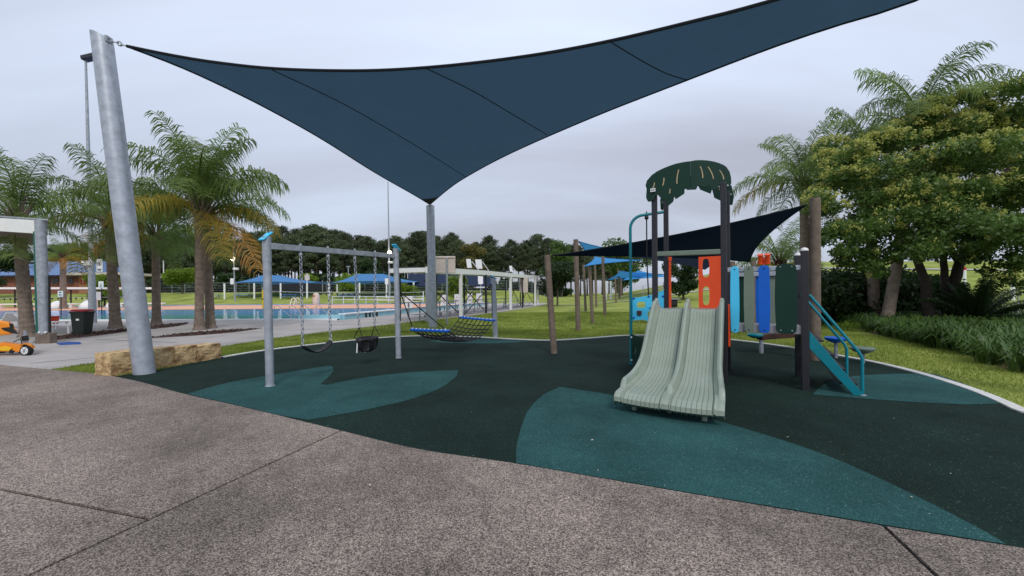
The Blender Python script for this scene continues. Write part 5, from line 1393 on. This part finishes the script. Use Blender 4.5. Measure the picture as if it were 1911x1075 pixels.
P = G(96, 611); ob = thing('bucket', P, 'small orange-red bucket by the pool right of the shelter post', 'bucket'); MB().lathe(P, [(.2, 0), (.27, .5), (.29, .52), (.25, .53)], 16).build('shell', M_ORANGE, ob, smooth=True); MB().lathe(P + V3(0, 0, .5), [(.29, 0), (.3, .03), (.29, .05)], 16).build('rim', M_RED, ob)
# white clothed tables and boxes beyond the pool, left
for i, px in enumerate((98, 155, 205)):
    P = V3((px - CX) * 47 / F_PX, 47.5, .06); t = thing('domed_cover', P, ('white domed pool cover box left of the bin', 'white domed pool cover box behind the bin', 'white domed pool cover box at the second palm trunk')[i], 'cover', 'white domed covers across the pool')
    MB().lathe(P, [(.7, 0), (.75, .25), (.62, .55), (.3, .85), (.05, .95)], 16).build('dome', M_WHITE, t, smooth=True); MB().lathe(P, [(.85, 0), (.85, .1)], 16).build('plinth', M_PALEB, t)
for i, (a, c) in enumerate(((-60, 42), (62, 118), (190, 270))):
    A_, C_ = D(a, 575, 46), D(c, 573, 46); P = V3((A_.x + C_.x) / 2, 48.5, .06); t = thing('white_bench', P, ('long white bench at the left edge across the pool', 'white bench across the pool between shelter post and bin', 'white bench across the pool behind the leaning pole')[i], 'bench', 'white benches across the pool'); L_ = C_.x - A_.x
    MB().box(P + V3(0, 0, .55), (L_, .5, .14)).build('seat', M_WHITE, t)
    for k in (-.4, 0, .4): MB().box(P + V3(k * L_, 0, .24), (.3, .4, .48)).build('leg', M_WHITE, t)
P = V3((170 - CX) * 50 / F_PX, 50, .06); t = thing('lifeguard_chair', P, 'white lifeguard chair behind the floodlight mast', 'chair')
MB().box(P + V3(0, 0, 1.0), (1.0, .8, .12)).build('seat', M_WHITE, t); MB().box(P + V3(.1, .4, 1.5), (1.4, .1, 1.1)).build('backrest', M_WHITE, t, bevel=.03)
for a in (-.4, .4):
    for k in (-.35, .35): MB().beam(P + V3(a, k, 0), P + V3(a, k, .95), .08, .08).build('leg', M_WHITE, t)

# long low white-edged awning in front of the building
A_, C_ = D(-140, 538, 52), D(283, 538, 52)
aw = thing('long_awning', V3((A_.x + C_.x) / 2, 53, 0), 'long low awning with a thin white edge across the pool, left', 'awning')
MB().beam(A_, C_, .15, .28).build('white_edge', M_WHITE, aw); MB().prism([A_ + V3(0, .1, -.22), C_ + V3(0, .1, -.22), C_ + V3(0, 4, -.15), A_ + V3(0, 4, -.15)], (0, 0, .12)).build('roof_sheet', M_BLACK, aw)
for k in range(9):
    q = A_.lerp(C_, k / 8.0); MB().tube([V3(q.x, q.y + .5, .0), V3(q.x, q.y + .5, q.z - .1)], .08, 8).build('post', M_CHAR, aw)
# blue-roofed brick building
bY = 88.0; xL, xR = D(-170, 500, bY).x, D(150, 500, bY).x; gz = 2.0; ez, rz_ = ZT(V3(D(80, 513, bY).x, bY), 514), ZT(V3(D(80, 487, bY).x, bY + 6), 488)
bd_ = thing('pool_building', V3((xL + xR) / 2, bY + 6, gz), 'red brick building with a blue metal roof at the far left', 'building')
MB().box(V3((xL + xR) / 2, bY + 6, (gz + ez) / 2 - 1), (xR - xL, 12, ez - gz + 2)).build('wall', M_BRICK, bd_)
o_ = 1.2
x1r = D(196, 500, bY + 6).x
rfv = [V3(xL - o_, bY - o_, ez), V3(xR + o_, bY - o_, ez), V3(xR + o_, bY + 13, ez), V3(xL - o_, bY + 13, ez), V3(xL + 4, bY + 6, rz_), V3(x1r, bY + 6, rz_)]
roof = MB().add(rfv, [(0, 1, 5, 4), (1, 2, 5), (2, 3, 4, 5), (3, 0, 4), (3, 2, 1, 0)]).build('roof', M_ROOF, bd_)
for k in range(34):
    t = k / 33; e0 = rfv[0].lerp(rfv[1], t); r0 = rfv[4].lerp(rfv[5], min(1, max(0, t)))
    MB().beam(e0 + V3(0, -.02, .04), r0 + V3(0, 0, .04), .05, .05).build('roof_rib', M_ROOF, roof)
MB().box(V3((xL + xR) / 2, bY - o_ - .05, ez - .18), (xR - xL + 2 * o_, .15, .3)).build('gutter', mat('dark_gutter', lin(30, 40, 70), .5), roof)
MB().box(V3(D(35, 490, bY).x, bY + 2.6, ZT(V3(D(35, 490, bY).x, bY + 2.6), 491)), (2.6, .8, .5)).build('solar_heater', M_CHAR, roof, bevel=.05)
MB().tube([V3(D(28, 490, bY).x, bY + 3.2, rz_ - .2), V3(D(41, 490, bY).x, bY + 3.2, rz_ - .2)], .3, 10).build('heater_tank', M_GALV, roof)
for (a, c) in ((29.5, 40.5), (97, 109), (127, 136.5)):
    p0, p1 = D(a, 530, bY - .02), D(c, 519.5, bY - .02); cx, cz = (p0.x + p1.x) / 2, (p0.z + p1.z) / 2
    w_ = MB().box(V3(cx, bY - .02, cz), (p1.x - p0.x, .1, p1.z - p0.z)).build('window', M_CHAR, bd_)
    for k in (-.25, .25): MB().box(V3(cx + k * (p1.x - p0.x), bY - .06, cz), ((p1.x - p0.x) * .42, .04, (p1.z - p0.z) * .86)).build('pane', M_GLASSD, w_)
    MB().box(V3(cx, bY - .1, p0.z - .1), (p1.x - p0.x + .3, .3, .12)).build('sill', M_BRICK, w_)
wr = thing('brick_annexe', V3(D(180, 530, 84).x, 86, gz), 'orange brick annexe with a red sign beside the blue-roofed building', 'building')
xa, xb = D(147, 520, 84).x, D(206, 520, 84).x
MB().box(V3((xa + xb) / 2, 88, gz + 1.4), (xb - xa, 8, ZT(V3(xa, 84), 515) - gz + 1)).build('wall', M_ROOFT, wr)
MB().box(V3((xa + xb) / 2 + 1.5, 87, ZT(V3(xa, 84), 512)), (xb - xa + 6, 10, .5)).build('roof', M_CREAM, wr)
p0, p1 = D(151, 529, 83.9), D(160.5, 519, 83.9)
rs_ = MB().box(V3((p0.x + p1.x) / 2, 83.9, (p0.z + p1.z) / 2), (p1.x - p0.x, .1, p1.z - p0.z)).build('red_sign', M_RED, wr)
for (u, v, w, h) in ((.5, .85, .7, .12), (.5, .5, .25, .2), (.5, .2, .35, .1)):
    MB().box(V3(p0.x + (p1.x - p0.x) * u, 83.82, p0.z + (p1.z - p0.z) * v), ((p1.x - p0.x) * w, .05, (p1.z - p0.z) * h)).build('print', M_WHITE, rs_)
for a, c in ((163, 168), (182, 188)):
    p0, p1 = D(a, 533, 83.9), D(c, 519, 83.9); MB().box(V3((p0.x + p1.x) / 2, 83.9, (p0.z + p1.z) / 2), (p1.x - p0.x, .1, p1.z - p0.z)).build('window', M_GLASSD, wr)

# ================================================================== ACROSS THE POOL: HIP CANOPIES, LAMPS, FENCE
def hip_canopy(px0, px1, r0, r1, eave, ridge, Y, dep, label, foot):
    A_, B_ = D(px0, eave, Y), D(px1, eave, Y); ez = (A_.z + B_.z) / 2
    x0, x1 = A_.x, B_.x; rz = D(r0, ridge, Y + dep / 2).z; q0, q1 = D(r0, ridge, Y + dep / 2).x, D(r1, ridge, Y + dep / 2).x
    t = thing('hip_canopy', V3((x0 + x1) / 2, Y + dep / 2, terr((x0 + x1) / 2, Y)), label, 'shade canopy', 'blue hip canopies')
    def sag(a, c, d, e):      # a bilinear cloth face pulled slightly in at its lower edge
        rows = []
        for i in range(7):
            v = i / 6; row = []
            for j in range(11):
                u = j / 10; p = a.lerp(c, u).lerp(e.lerp(d, u), v); p = p + V3(0, 0, .35 * 4 * u * (1 - u) * (1 - v) - .25 * 4 * v * (1 - v)); row.append(p)
            rows.append(row)
        return rows
    a, c, d, e = V3(x0, Y, ez), V3(x1, Y, ez), V3(x1, Y + dep, ez), V3(x0, Y + dep, ez); p, q = V3(q0, Y + dep / 2, rz), V3(q1, Y + dep / 2, rz)
    for f in ((a, c, q, p), (d, e, p, q), (e, a, p, p), (c, d, q, q)):
        MB().grid(sag(*f)).build('fabric', M_HIPB, t, smooth=True)
    for P in (a, c, d, e, a.lerp(c, .36), a.lerp(c, .68)):
        MB().tube([V3(P.x, P.y, terr(P.x, P.y) - .1), V3(P.x, P.y, ez + .05)], .15, 10).build('post', M_WHITE, t, smooth=True)
    return t
hip_canopy(419, 573, 488, 521, 529, 514, 70, 12, 'left blue hip-roofed shade canopy across the pool', 557)
hip_canopy(614, 772, 665, 716, 528, 511.5, 70, 12, 'right blue hip-roofed shade canopy across the pool', 557)
def lamp_mast(px, Y, top, lamp_py, spk_py, label, lamp_dx, r=.13):
    P = T(px, Y); t = thing('lamp_mast', P, label, 'lamp post', 'lit lamp posts'); pt = D(px - 3, top, Y)
    MB().tube([P, pt], [r, r * .45], 10).build('shaft', M_GALV2, t, smooth=True)
    lp = D(px + lamp_dx, lamp_py, Y - .3)
    MB().box(lp + V3(0, .15, .1), (.5, .3, .12)).build('lamp_housing', M_GALV2, t)
    MB().ball(lp, .34, 12).build('lamp', M_LIT, t, smooth=True)
    MB().beam(lp + V3(0, .2, .1), V3(pt.x * .0 + P.x, Y, lp.z + .1), .06, .06).build('arm', M_GALV2, t)
    sp = D(px + 1.5, spk_py, Y - .35); MB().lathe(sp, [(.1, 0), (.42, .05), (.45, .3), (.35, .36)], 16).build('loudspeaker', M_WHITE, t, smooth=True)
    MB().box(D(px - 5.5, 525, Y - .3), (.55, .06, 1.0)).build('sign', M_WHITE, t)
    ld = bpy.data.lights.new('lamp_light', 'POINT'); ld.energy = 60; ld.color = (1, .82, .55); ld.shadow_soft_size = .3
    lo = bpy.data.objects.new('lamp_light', ld); COL.objects.link(lo); lo.parent = t; lo.location = lp + V3(0, -.5, 0) - P
lamp_mast(438.5, 66, 452, 483, 504, 'lamp post with a lit lamp behind the left hip canopy', -3.5)
lamp_mast(727, 66, 339, 472, 492, 'very tall lamp mast with a lit lamp at the right swing post', 0, .17)
t = thing('thin_pole', T(306, 100), 'thin white pole against the pines above the small palm', 'pole'); MB().tube([T(306, 100), D(305, 486, 100)], .12, 8).build('shaft', M_WHITE, t)
t = thing('thin_pole', T(650, 98), 'short lamp pole against the pines between the swing chains', 'pole'); MB().tube([T(650, 98), D(650, 499, 98)], .14, 8).build('shaft', M_GALV2, t); MB().box(D(650, 497.5, 98), (.9, .3, .25)).build('lamp_head', M_GALV2, t)
t = thing('flag_sign', T(573, 72), 'pale pink sign board on a pole right of the left hip canopy', 'sign'); MB().tube([T(573, 72), D(573, 520, 72)], .08, 8).build('pole', M_WHITE, t); pc = D(573, 517, 72); MB().prism([pc + V3(x, 0, z) for x, z in ((-.45, -.6), (.45, -.6), (.45, .35), (.15, .5), (0, .75), (-.15, .5), (-.45, .35))], (0, .06, 0)).build('panel', M_CREAM, t)
# backstroke flags
fl = thing('flag_line', T(650, 62), 'line of small dark pennants strung across the far lawn', 'bunting')
fa, fb = D(500, 543, 62), D(790, 545, 62)
MB().tube([fa.lerp(fb, k / 10) - V3(0, 0, .25 * 4 * (k / 10) * (1 - k / 10)) for k in range(11)], .02, 4).build('cord', M_WHITE, fl)
for k in range(28):
    t_ = (k + .5) / 28; q = fa.lerp(fb, t_) - V3(0, 0, .25 * 4 * t_ * (1 - t_))
    MB().prism([q + V3(-.2, 0, 0), q + V3(.2, 0, 0), q + V3(.03, 0, -.5)], (0, .02, 0)).build('pennant', M_BLACK, fl)
for p in (fa, fb): MB().tube([V3(p.x, p.y, terr(p.x, p.y) - .1), p + V3(0, 0, .1)], .07, 8).build('post', M_WHITE, fl)
fl2 = thing('flag_line', T(100, 58), 'line of small dark pennants below the awning at the left', 'bunting')
fa, fb = D(-20, 557, 58), D(270, 554, 58)
MB().tube([fa, fb], .02, 4).build('cord', M_WHITE, fl2)
for k in range(26):
    q = fa.lerp(fb, (k + .5) / 26); MB().prism([q + V3(-.18, 0, 0), q + V3(.18, 0, 0), q + V3(0, 0, -.4)], (0, .02, 0)).build('pennant', M_BLACK, fl2)
for p in (fa, fb): MB().tube([V3(p.x, p.y, terr(p.x, p.y) - .1), p + V3(0, 0, .1)], .07, 8).build('post', M_WHITE, fl2)
# picnic tables
def picnic(px, Y, label, m=M_BLUE, w=2.6):
    P = T(px, Y); t = thing('picnic_table', P, label, 'picnic table', 'picnic tables')
    for k in (-.28, 0, .28): MB().box(P + V3(0, k, .76), (w, .25, .06)).build('top_board', M_TILEB, t)
    for k in (-.75, .75): MB().box(P + V3(0, k, .46), (w, .28, .06)).build('seat_board', M_TILEB, t)
    for a in (-.38, .38): MB().beam(P + V3(a * w, -.75, .4), P + V3(a * w, .75, .4), .08, .08).build('rail', M_GALV2, t); MB().beam(P + V3(a * w, 0, 0), P + V3(a * w, 0, .74), .1, .1).build('leg', M_GALV2, t)
picnic(398, 71, 'blue picnic table at the dark palm trunk'); picnic(455, 72, 'blue picnic table right of the lit lamp post'); picnic(541, 70, 'blue picnic table below the left hip canopy corner'); picnic(648, 71, 'blue picnic table seen between the swing chains', w=3.2)
# stair rails at the pool, rescue gear
rl = thing('pool_rails', G(560, 599), 'stainless pool entry rails behind the near swing post', 'handrail')
for (a, c, d) in ((512, 545, 0), (540, 572, .6), (562, 600, 0), (590, 618, .6)):
    p, q = D(a, 571, 25.5 + d), D(c, 594, 24.6 + d); MB().tube([V3(p.x, p.y, .1), V3(p.x, p.y, p.z), V3(p.x + .25, p.y, p.z + .02), V3(q.x, q.y, q.z), V3(q.x, q.y, .05)], .022, 7).build('rail', M_GALV, rl, smooth=True)
rt_ = thing('rescue_tube', G(491, 592), 'yellow rescue tube on a thin stand at the near swing post', 'rescue tube'); q = G(491, 592)
MB().tube([V3(q.x, q.y, 0), V3(q.x, q.y, ZT(q, 536))], .02, 8).build('stand', M_GALV2, rt_); MB().tube([V3(q.x + .06, q.y - .05, ZT(q, 575)), V3(q.x + .06, q.y - .05, ZT(q, 541))], .085, 12).build('tube', M_YELL, rt_, smooth=True); MB().tube([V3(q.x + .06, q.y - .05, ZT(q, 559)), V3(q.x + .06, q.y - .05, ZT(q, 557))], .092, 12).build('strap', M_BLACK, rt_)
rc = thing('covered_reel', T(590, 60), 'pale hooded reel standing on the far pool edge', 'pool gear'); P = V3(T(590, 58).x, 58, 0)
MB().lathe(P, [(.45, 0), (.5, .5), (.48, 1.2), (.4, 1.6), (.25, 1.8), (.05, 1.85)], 14).build('cover', M_CREAM, rc, smooth=True); MB().ball(P + V3(-.1, -.3, 1.35), .25, 10).build('opening', M_ROOFT, rc, smooth=True)
for i, px in enumerate((541, 548)):
    P = V3(T(px, 57).x, 57, .07); t = thing('pool_ladder', P, ('left white pool ladder across the pool', 'right white pool ladder across the pool')[i], 'pool ladder', 'white pool ladders'); MB().tube([P, P + V3(.3, 0, .9), P + V3(.55, .1, 1.05), P + V3(.7, .5, .6), P + V3(.7, .6, 0)], .07, 7).build('rail', M_WHITE, t, smooth=True); MB().beam(P + V3(.12, 0, .4), P + V3(.5, .5, .4), .2, .05).build('tread', M_WHITE, t)
# white tube rails on the far lawn
wr_ = thing('tube_railing', T(680, 60), 'white tube railing along the ramp across the pool', 'railing')
for z_, a, c in ((1.15, 620, 790), (.65, 620, 790)):
    MB().tube([T(a, 61, z_), T(c, 60, z_)], .04, 6).build('rail', M_WHITE, wr_)
for k in range(9): q = T(620 + 21 * k, 60.9); MB().tube([q, q + V3(0, 0, 1.17)], .045, 6).build('post', M_WHITE, wr_)
MB().tube([T(690, 59.5, 1.2), T(790, 52, .9)], .04, 6).build('sloping_rail', M_WHITE, wr_); MB().tube([T(690, 59.5, .7), T(790, 52, .45)], .04, 6).build('sloping_rail', M_WHITE, wr_)
# white edge posts of the near pool
for i, px in enumerate((420, 439, 479, 519, 575, 612)):
    q = G(px, 596.6); t = thing('pool_marker', q, ('leftmost white pool edge marker, right of the twin palms', 'second white pool edge marker from the twin palms', 'white pool edge marker left of the yellow rescue tube', 'white pool edge marker right of the near swing post', 'white pool edge marker behind the belt swing', 'white pool edge marker right of the belt swing')[i], 'marker', 'white markers on the pool edge')
    MB().box(q + V3(0, .1, .27), (.09, .05, .5)).build('plate', M_WHITE, t); MB().box(q + V3(0, .1, .06), (.14, .14, .1)).build('foot', M_WHITE, t)
# dark mesh fence at the wood
fn_ = thing('mesh_fence', T(420, 92), 'dark mesh fence along the foot of the pine wood', 'fence')
for k in range(34):
    q = T(225 + k * 24, 91); MB().tube([q, q + V3(0, 0, 2.4)], .05, 6).build('post', M_GALV2, fn_)
for z_ in (.1, .5, .9, 1.3, 1.7, 2.1, 2.4):
    MB().tube([T(225 + k * 48, 91, z_) for k in range(18)], .02, 4).build('wire', M_GALV2, fn_)
ds = thing('dark_screen', T(590, 84), 'dark blue-grey shade screen behind the left hip canopy', 'screen'); MB().prism([T(500, 86), T(602, 86), T(602, 86, 2.3), T(545, 86, 2.6), T(500, 86, 2.0)], (0, .1, 0)).build('cloth', M_DARKW, ds); MB().tube([T(602, 86), T(602, 86, 2.6)], .08, 8).build('post', M_GALV2, ds)

# ================================================================== WHITE CANOPY OVER THE STANDS
c0, c1 = G(790, 602.5), G(1003, 570.5); cd = (c1 - c0); cl_ = cd.length; cd.normalize(); cn = V3(-cd.y, cd.x)      # cn points to the pool
def along(px):   # point on the front line seen at column px
    r_ = ray(px, 560); n_ = V3(cd.y, -cd.x); t = (c0 - EYE).dot(n_) / V3(r_.x, r_.y).dot(n_); return V3(EYE.x + r_.x * t, EYE.y + r_.y * t)
def canopy(pxa, pxb, h0, h1, wid, posts, label, boards=()):
    a, c = along(pxa), along(pxb)
    t = thing('stand_canopy', a.lerp(c, .5), label, 'canopy', 'white-edged canopies')
    A_, C_ = a + V3(0, 0, h0), c + V3(0, 0, h1)
    MB().beam(A_, C_, .12, .34).build('fascia', M_WHITE, t)
    MB().beam(A_ + cn * wid, C_ + cn * wid, .12, .22).build('fascia', M_WHITE, t)
    MB().beam(A_ + cn * .07, A_ + cn * (wid - .07), .12, .24).build('end_fascia', M_WHITE, t)
    MB().beam(C_ + cn * .07, C_ + cn * (wid - .07), .12, .24).build('end_fascia', M_WHITE, t)
    MB().prism([A_ + V3(0, 0, .135), C_ + V3(0, 0, .135), C_ + cn * wid + V3(0, 0, .2), A_ + cn * wid + V3(0, 0, .2)], (0, 0, .03)).build('roof_sheet', M_CHAR, t)
    prev = None
    for (px, m_, w_) in posts:
        p = along(px); f = (p - a).length / (c - a).length; hh = h0 + (h1 - h0) * f - .13
        MB().box(p + V3(0, 0, hh / 2), (w_, w_, hh), (cd, cn, UPV)).build('post', m_, t)
        q = p + cn * (wid - .25) + cd * .4; MB().box(q + V3(0, 0, hh / 2), (.10, .10, hh), (cd, cn, UPV)).build('post', M_BLACK, t)
        if prev is not None:
            MB().tube([prev + cn * .2 + V3(0, 0, .3), q * .35 + p * .65 + V3(0, 0, hh * .8)], .035, 6).build('brace', M_BLACK, t)
            MB().tube([p + cn * .2 + V3(0, 0, .3), prev + cn * .2 + V3(0, 0, hh * .8)], .035, 6).build('brace', M_BLACK, t)
        prev = p
    for k in range(3):
        MB().beam(a + cn * (.8 + k * .75) + V3(0, 0, .4 + .3 * k), c + cn * (.8 + k * .75) + V3(0, 0, .4 + .3 * k), .3, .05).build('bench_plank', M_GALV, t)
    for k in range(7):
        q = a.lerp(c, (k + .5) / 7)
        for j in range(3): MB().beam(q + cn * (.8 + j * .75), q + cn * (.8 + j * .75) + V3(0, 0, .4 + .3 * j), .06, .06).build('bench_leg', M_GALV2, t)
    return t
h_a = ZT(along(790), 503)
canopy(796, 908, h_a, ZT(along(907), 509), 2.2, ((798, M_GALV2, .16), (860, M_WHITE, .17), (907, M_CHAR, .14)), 'near white-edged canopy over the pool stands')
canopy(909, 1004, ZT(along(909), 509.5), ZT(along(1003), 517.5), 2.2, ((953, M_WHITE, .2), (975, M_CHAR, .12), (999, M_WHITE, .2), (1004, M_WHITE, .2)), 'far white-edged canopy over the pool stands')
# boards on the starting blocks
for i, (a, c, y0, y1, Y) in enumerate(((756, 770, 553, 575, 27.5), (797, 805, 552, 572, 29.5), (823, 835, 550, 570, 31.5), (848, 857, 549, 568, 33.5), (872, 881.5, 548, 566, 36), (889, 900, 547.5, 565, 38.5))):
    board('starting_board', a, c, y0, y1, Y, M_WHITE, ('white board with red print nearest the right swing post', 'white board half behind the steel sail pole', 'white board with red print right of the steel sail pole', 'white board left of the white canopy post', 'white board right of the white canopy post', 'farthest white board in the row along the pool end')[i], 'sign board', 'white boards along the pool end', marks=tuple(('bar', u, v, w, .05, M_RED) for u, v, w in ((.55, .70, .3), (.35, .5, .14), (.5, .25, .4))))
# scoreboard seen from behind
SBp = G(834.5, 606); sb = thing('scoreboard', SBp, 'beige back of a scoreboard on a thin pole behind the hammock', 'scoreboard')
MB().tube([SBp, D(834, 481, SBp.y)], .05, 10).build('pole', M_GALV2, sb, smooth=True)
p0, p1 = D(813, 510, SBp.y + .12), D(849.5, 478, SBp.y + .12)
pn = MB().box(V3((p0.x + p1.x) / 2, SBp.y + .14, (p0.z + p1.z) / 2), (p1.x - p0.x, .12, p1.z - p0.z)).build('panel', M_CREAM, sb, bevel=.02)
for z_ in (p0.z + .04, p1.z - .06): MB().box(V3((p0.x + p1.x) / 2, SBp.y + .06, z_), (p1.x - p0.x - .04, .05, .06)).build('rib', M_CREAM, pn)
# panels on the canopy roof
for i, (a, c, y0, y1, Y) in enumerate(((872, 880, 483, 500, 30), (889, 900, 484, 501.5, 32), (952, 957, 496, 507, 40))):
    p0, p1 = D(a, y1, Y), D(c, y0, Y); t = thing('roof_board', V3((p0.x + p1.x) / 2, Y, p0.z), ('left tilted white board on the canopy roof', 'wider tilted white board on the canopy roof', 'small white board on the far canopy roof')[i], 'board', 'white boards on the canopy roof')
    MB().prism([p0, V3(p1.x, Y, p0.z), V3(p1.x - .1, Y + .1, p1.z), V3(p0.x - .1, Y + .1, p1.z)], (.02, .06, 0)).build('panel', M_WHITE, t); MB().tube([V3(p1.x, Y + .1, p1.z - .2), V3(p1.x + .5, Y + .5, p0.z - .15)], .04, 6).build('strut', M_WHITE, t)
t = thing('hanging_screen', along(978), 'grey screen hanging under the far canopy', 'screen'); p0, p1 = D(970, 546, 41), D(985, 517, 41)
MB().box(V3((p0.x + p1.x) / 2, 41, (p0.z + p1.z) / 2), (p1.x - p0.x, .06, p1.z - p0.z)).build('cloth', M_CREAM, t); MB().tube([p0 + V3(-.05, 0, 1.6), p1 + V3(.05, 0, 0)], .03, 6).build('bar', M_GALV2, t)
# long dark-blue cloth behind the canopy
t = thing('long_shade_cloth', T(840, 78), 'long dark blue shade cloth behind the white canopy', 'shade sail'); rws = []
for i in range(4):
    rws.append([D(762 + k * 16, 511 + (i / 3) * (20 + 4 * math.sin(k * .9)), 78 - i * 2) for k in range(11)])
MB().grid(rws).build('cloth', mat('dark_blue_cloth', lin(26, 44, 72), .85, trans=.2), t, smooth=True)
for px in (764, 807, 900): MB().tube([T(px, 78), D(px, 505, 78)], .13, 8).build('post', M_GALV, t)
t = thing('round_table', T(895, 62), 'white round table with a sign pole seen through the canopy', 'table'); P = T(897, 62); MB().lathe(P + V3(0, 0, 0), [(.06, 0), (.06, 2.3), (1.1, 2.35), (1.1, 2.5)], 16).build('top', M_WHITE, t); MB().box(P + V3(0, -.2, 3.6), (.8, .06, 1.3)).build('sign', M_WHITE, t); MB().tube([P, P + V3(0, 0, 4.2)], .06, 8).build('pole', M_GALV2, t)

# ================================================================== RIGHT SIDE: ROAD, COILS, FENCE
def road(pts, w, m, name, dz=.05):
    L, Rr = [], []
    for i, p in enumerate(pts):
        d = (pts[min(i + 1, len(pts) - 1)] - pts[max(i - 1, 0)]); d.z = 0; d.normalize(); n_ = V3(-d.y, d.x)
        for side, s_ in ((L, 1), (Rr, -1)):
            q = p + n_ * w / 2 * s_; side.append(V3(q.x, q.y, terr(q.x, q.y) + dz))
    return MB().grid([L, Rr]).build(name, m)
struct(road([V3(2 + k * 4.0, 47 + .2 * math.sin(k)) for k in range(8)] , .8, M_CONC2, 'far_footpath', .06))
struct(road([V3(12 + k * 4.0, 58 - k * .4) for k in range(22)], 0.9, M_CONC2, 'hill_track', .10))
struct(road([V3(19.5, 17), V3(24, 19.5), V3(30, 22.5), V3(38, 26.5), V3(60, 36)], 3.4, M_ROAD, 'service_road', .05))
cf = thing('chain_fence', V3(22, 16), 'wire fence with thin posts beside the service road', 'fence')
for k in range(6): q = V3(18.5 + k * 1.9, 15.2 + k * .9, 0); MB().tube([q, q + V3(0, 0, 1.3)], .025, 6).build('post', M_GALV2, cf)
for z_ in [.1 + .15 * j for j in range(9)]: MB().tube([V3(18.5, 15.2, z_), V3(28, 19.7, z_)], .006, 4).build('wire', M_GALV2, cf)
cc = random.Random(2)
for i, (py, m1, m2, lab) in enumerate(((600, M_TILEB, M_DKBL, 'blue lane rope lying behind the strap leaves, farthest'), (606.5, M_WHITE, M_CREAM, 'white lane rope lying behind the strap leaves'), (614, M_PALEB, M_DKBL, 'pale blue lane rope lying nearest behind the strap leaves'))):
    a, c = G(1856 + i * 6, py), G(1990, py - 1)
    t = thing('lane_rope', a, lab, 'lane rope', 'coiled lane ropes'); n_ = 46
    for k in range(n_):
        q = a.lerp(c, k / (n_ - 1)) + V3(0, .12 * math.sin(k * .35 + i), .30 + .03 * math.sin(k * .8)); ax = (c - a).normalized()
        MB().tube([q - ax * .033, q + ax * .033], .085, 10).build('float', m1 if (k // 2) % 4 else m2, t)
for i, (px, Y) in enumerate(((1890, 38), (1800, 44))):
    P = T(px, Y); t = thing('marker_post', P, ('white marker post with red top on the hill right of the cycad', 'thin white marker post on the hill behind the leafy tree')[i], 'post', 'marker posts on the hill'); MB().tube([P, P + V3(0, 0, 2.0)], .16, 8).build('shaft', M_WHITE, t); MB().tube([P + V3(0, 0, 2.0), P + V3(0, 0, 2.3)], .165, 8).build('top', M_RED, t)
hf = thing('hill_fence', T(1290, 50), 'thin wire fence along the hill beyond the tower', 'fence')
for k in range(12): q = T(1200 + 38 * k, 48); MB().tube([q, q + V3(0, 0, 1.6)], .04, 6).build('post', M_GALV2, hf)
for z_ in (.6, 1.1, 1.55): MB().tube([T(1200 + 38 * k, 48, z_) for k in range(12)], .012, 4).build('wire', M_GALV2, hf)
P = T(1253, 36); t = thing('park_bench', P, 'grey table and bench seen between tower post and orange pole', 'bench'); MB().box(P + V3(0, 0, .78), (1.3, .7, .07)).build('top', M_GALV, t); MB().box(P + V3(0, 0, .4), (.9, .5, .7)).build('base', M_CHAR, t)
for k in (-.6, .6): MB().box(P + V3(0, k, .45), (1.3, .25, .06)).build('seat', M_CHAR, t)
# thin dry stalks on the crest
hr = random.Random(9)
# bits of litter, leaves and bark on rubber and paving
lit = MB()
for k in range(130):
    px, py = hr.uniform(420, 1900), hr.uniform(690, 1040); p = G(px, py, .025)
    a = hr.uniform(0, 6.28); L_ = hr.uniform(.003, .010) if k % 16 else hr.uniform(.012, .026); d = V3(math.cos(a), math.sin(a)) * L_; n_ = V3(-math.sin(a), math.cos(a)) * L_ * .35
    lit.add([p - d, p + n_ + V3(0, 0, .003), p + d, p - n_], [(0, 1, 2, 3)])
o = lit.build('fallen_bits', mat('dry_leaf_bits', lin(190, 185, 165), .8)); o['kind'] = 'stuff'; o['label'] = 'scattered pale leaf bits on the ground'; o['category'] = 'litter'
for o in bpy.data.objects:
    if '_o' in o.keys(): del o['_o']
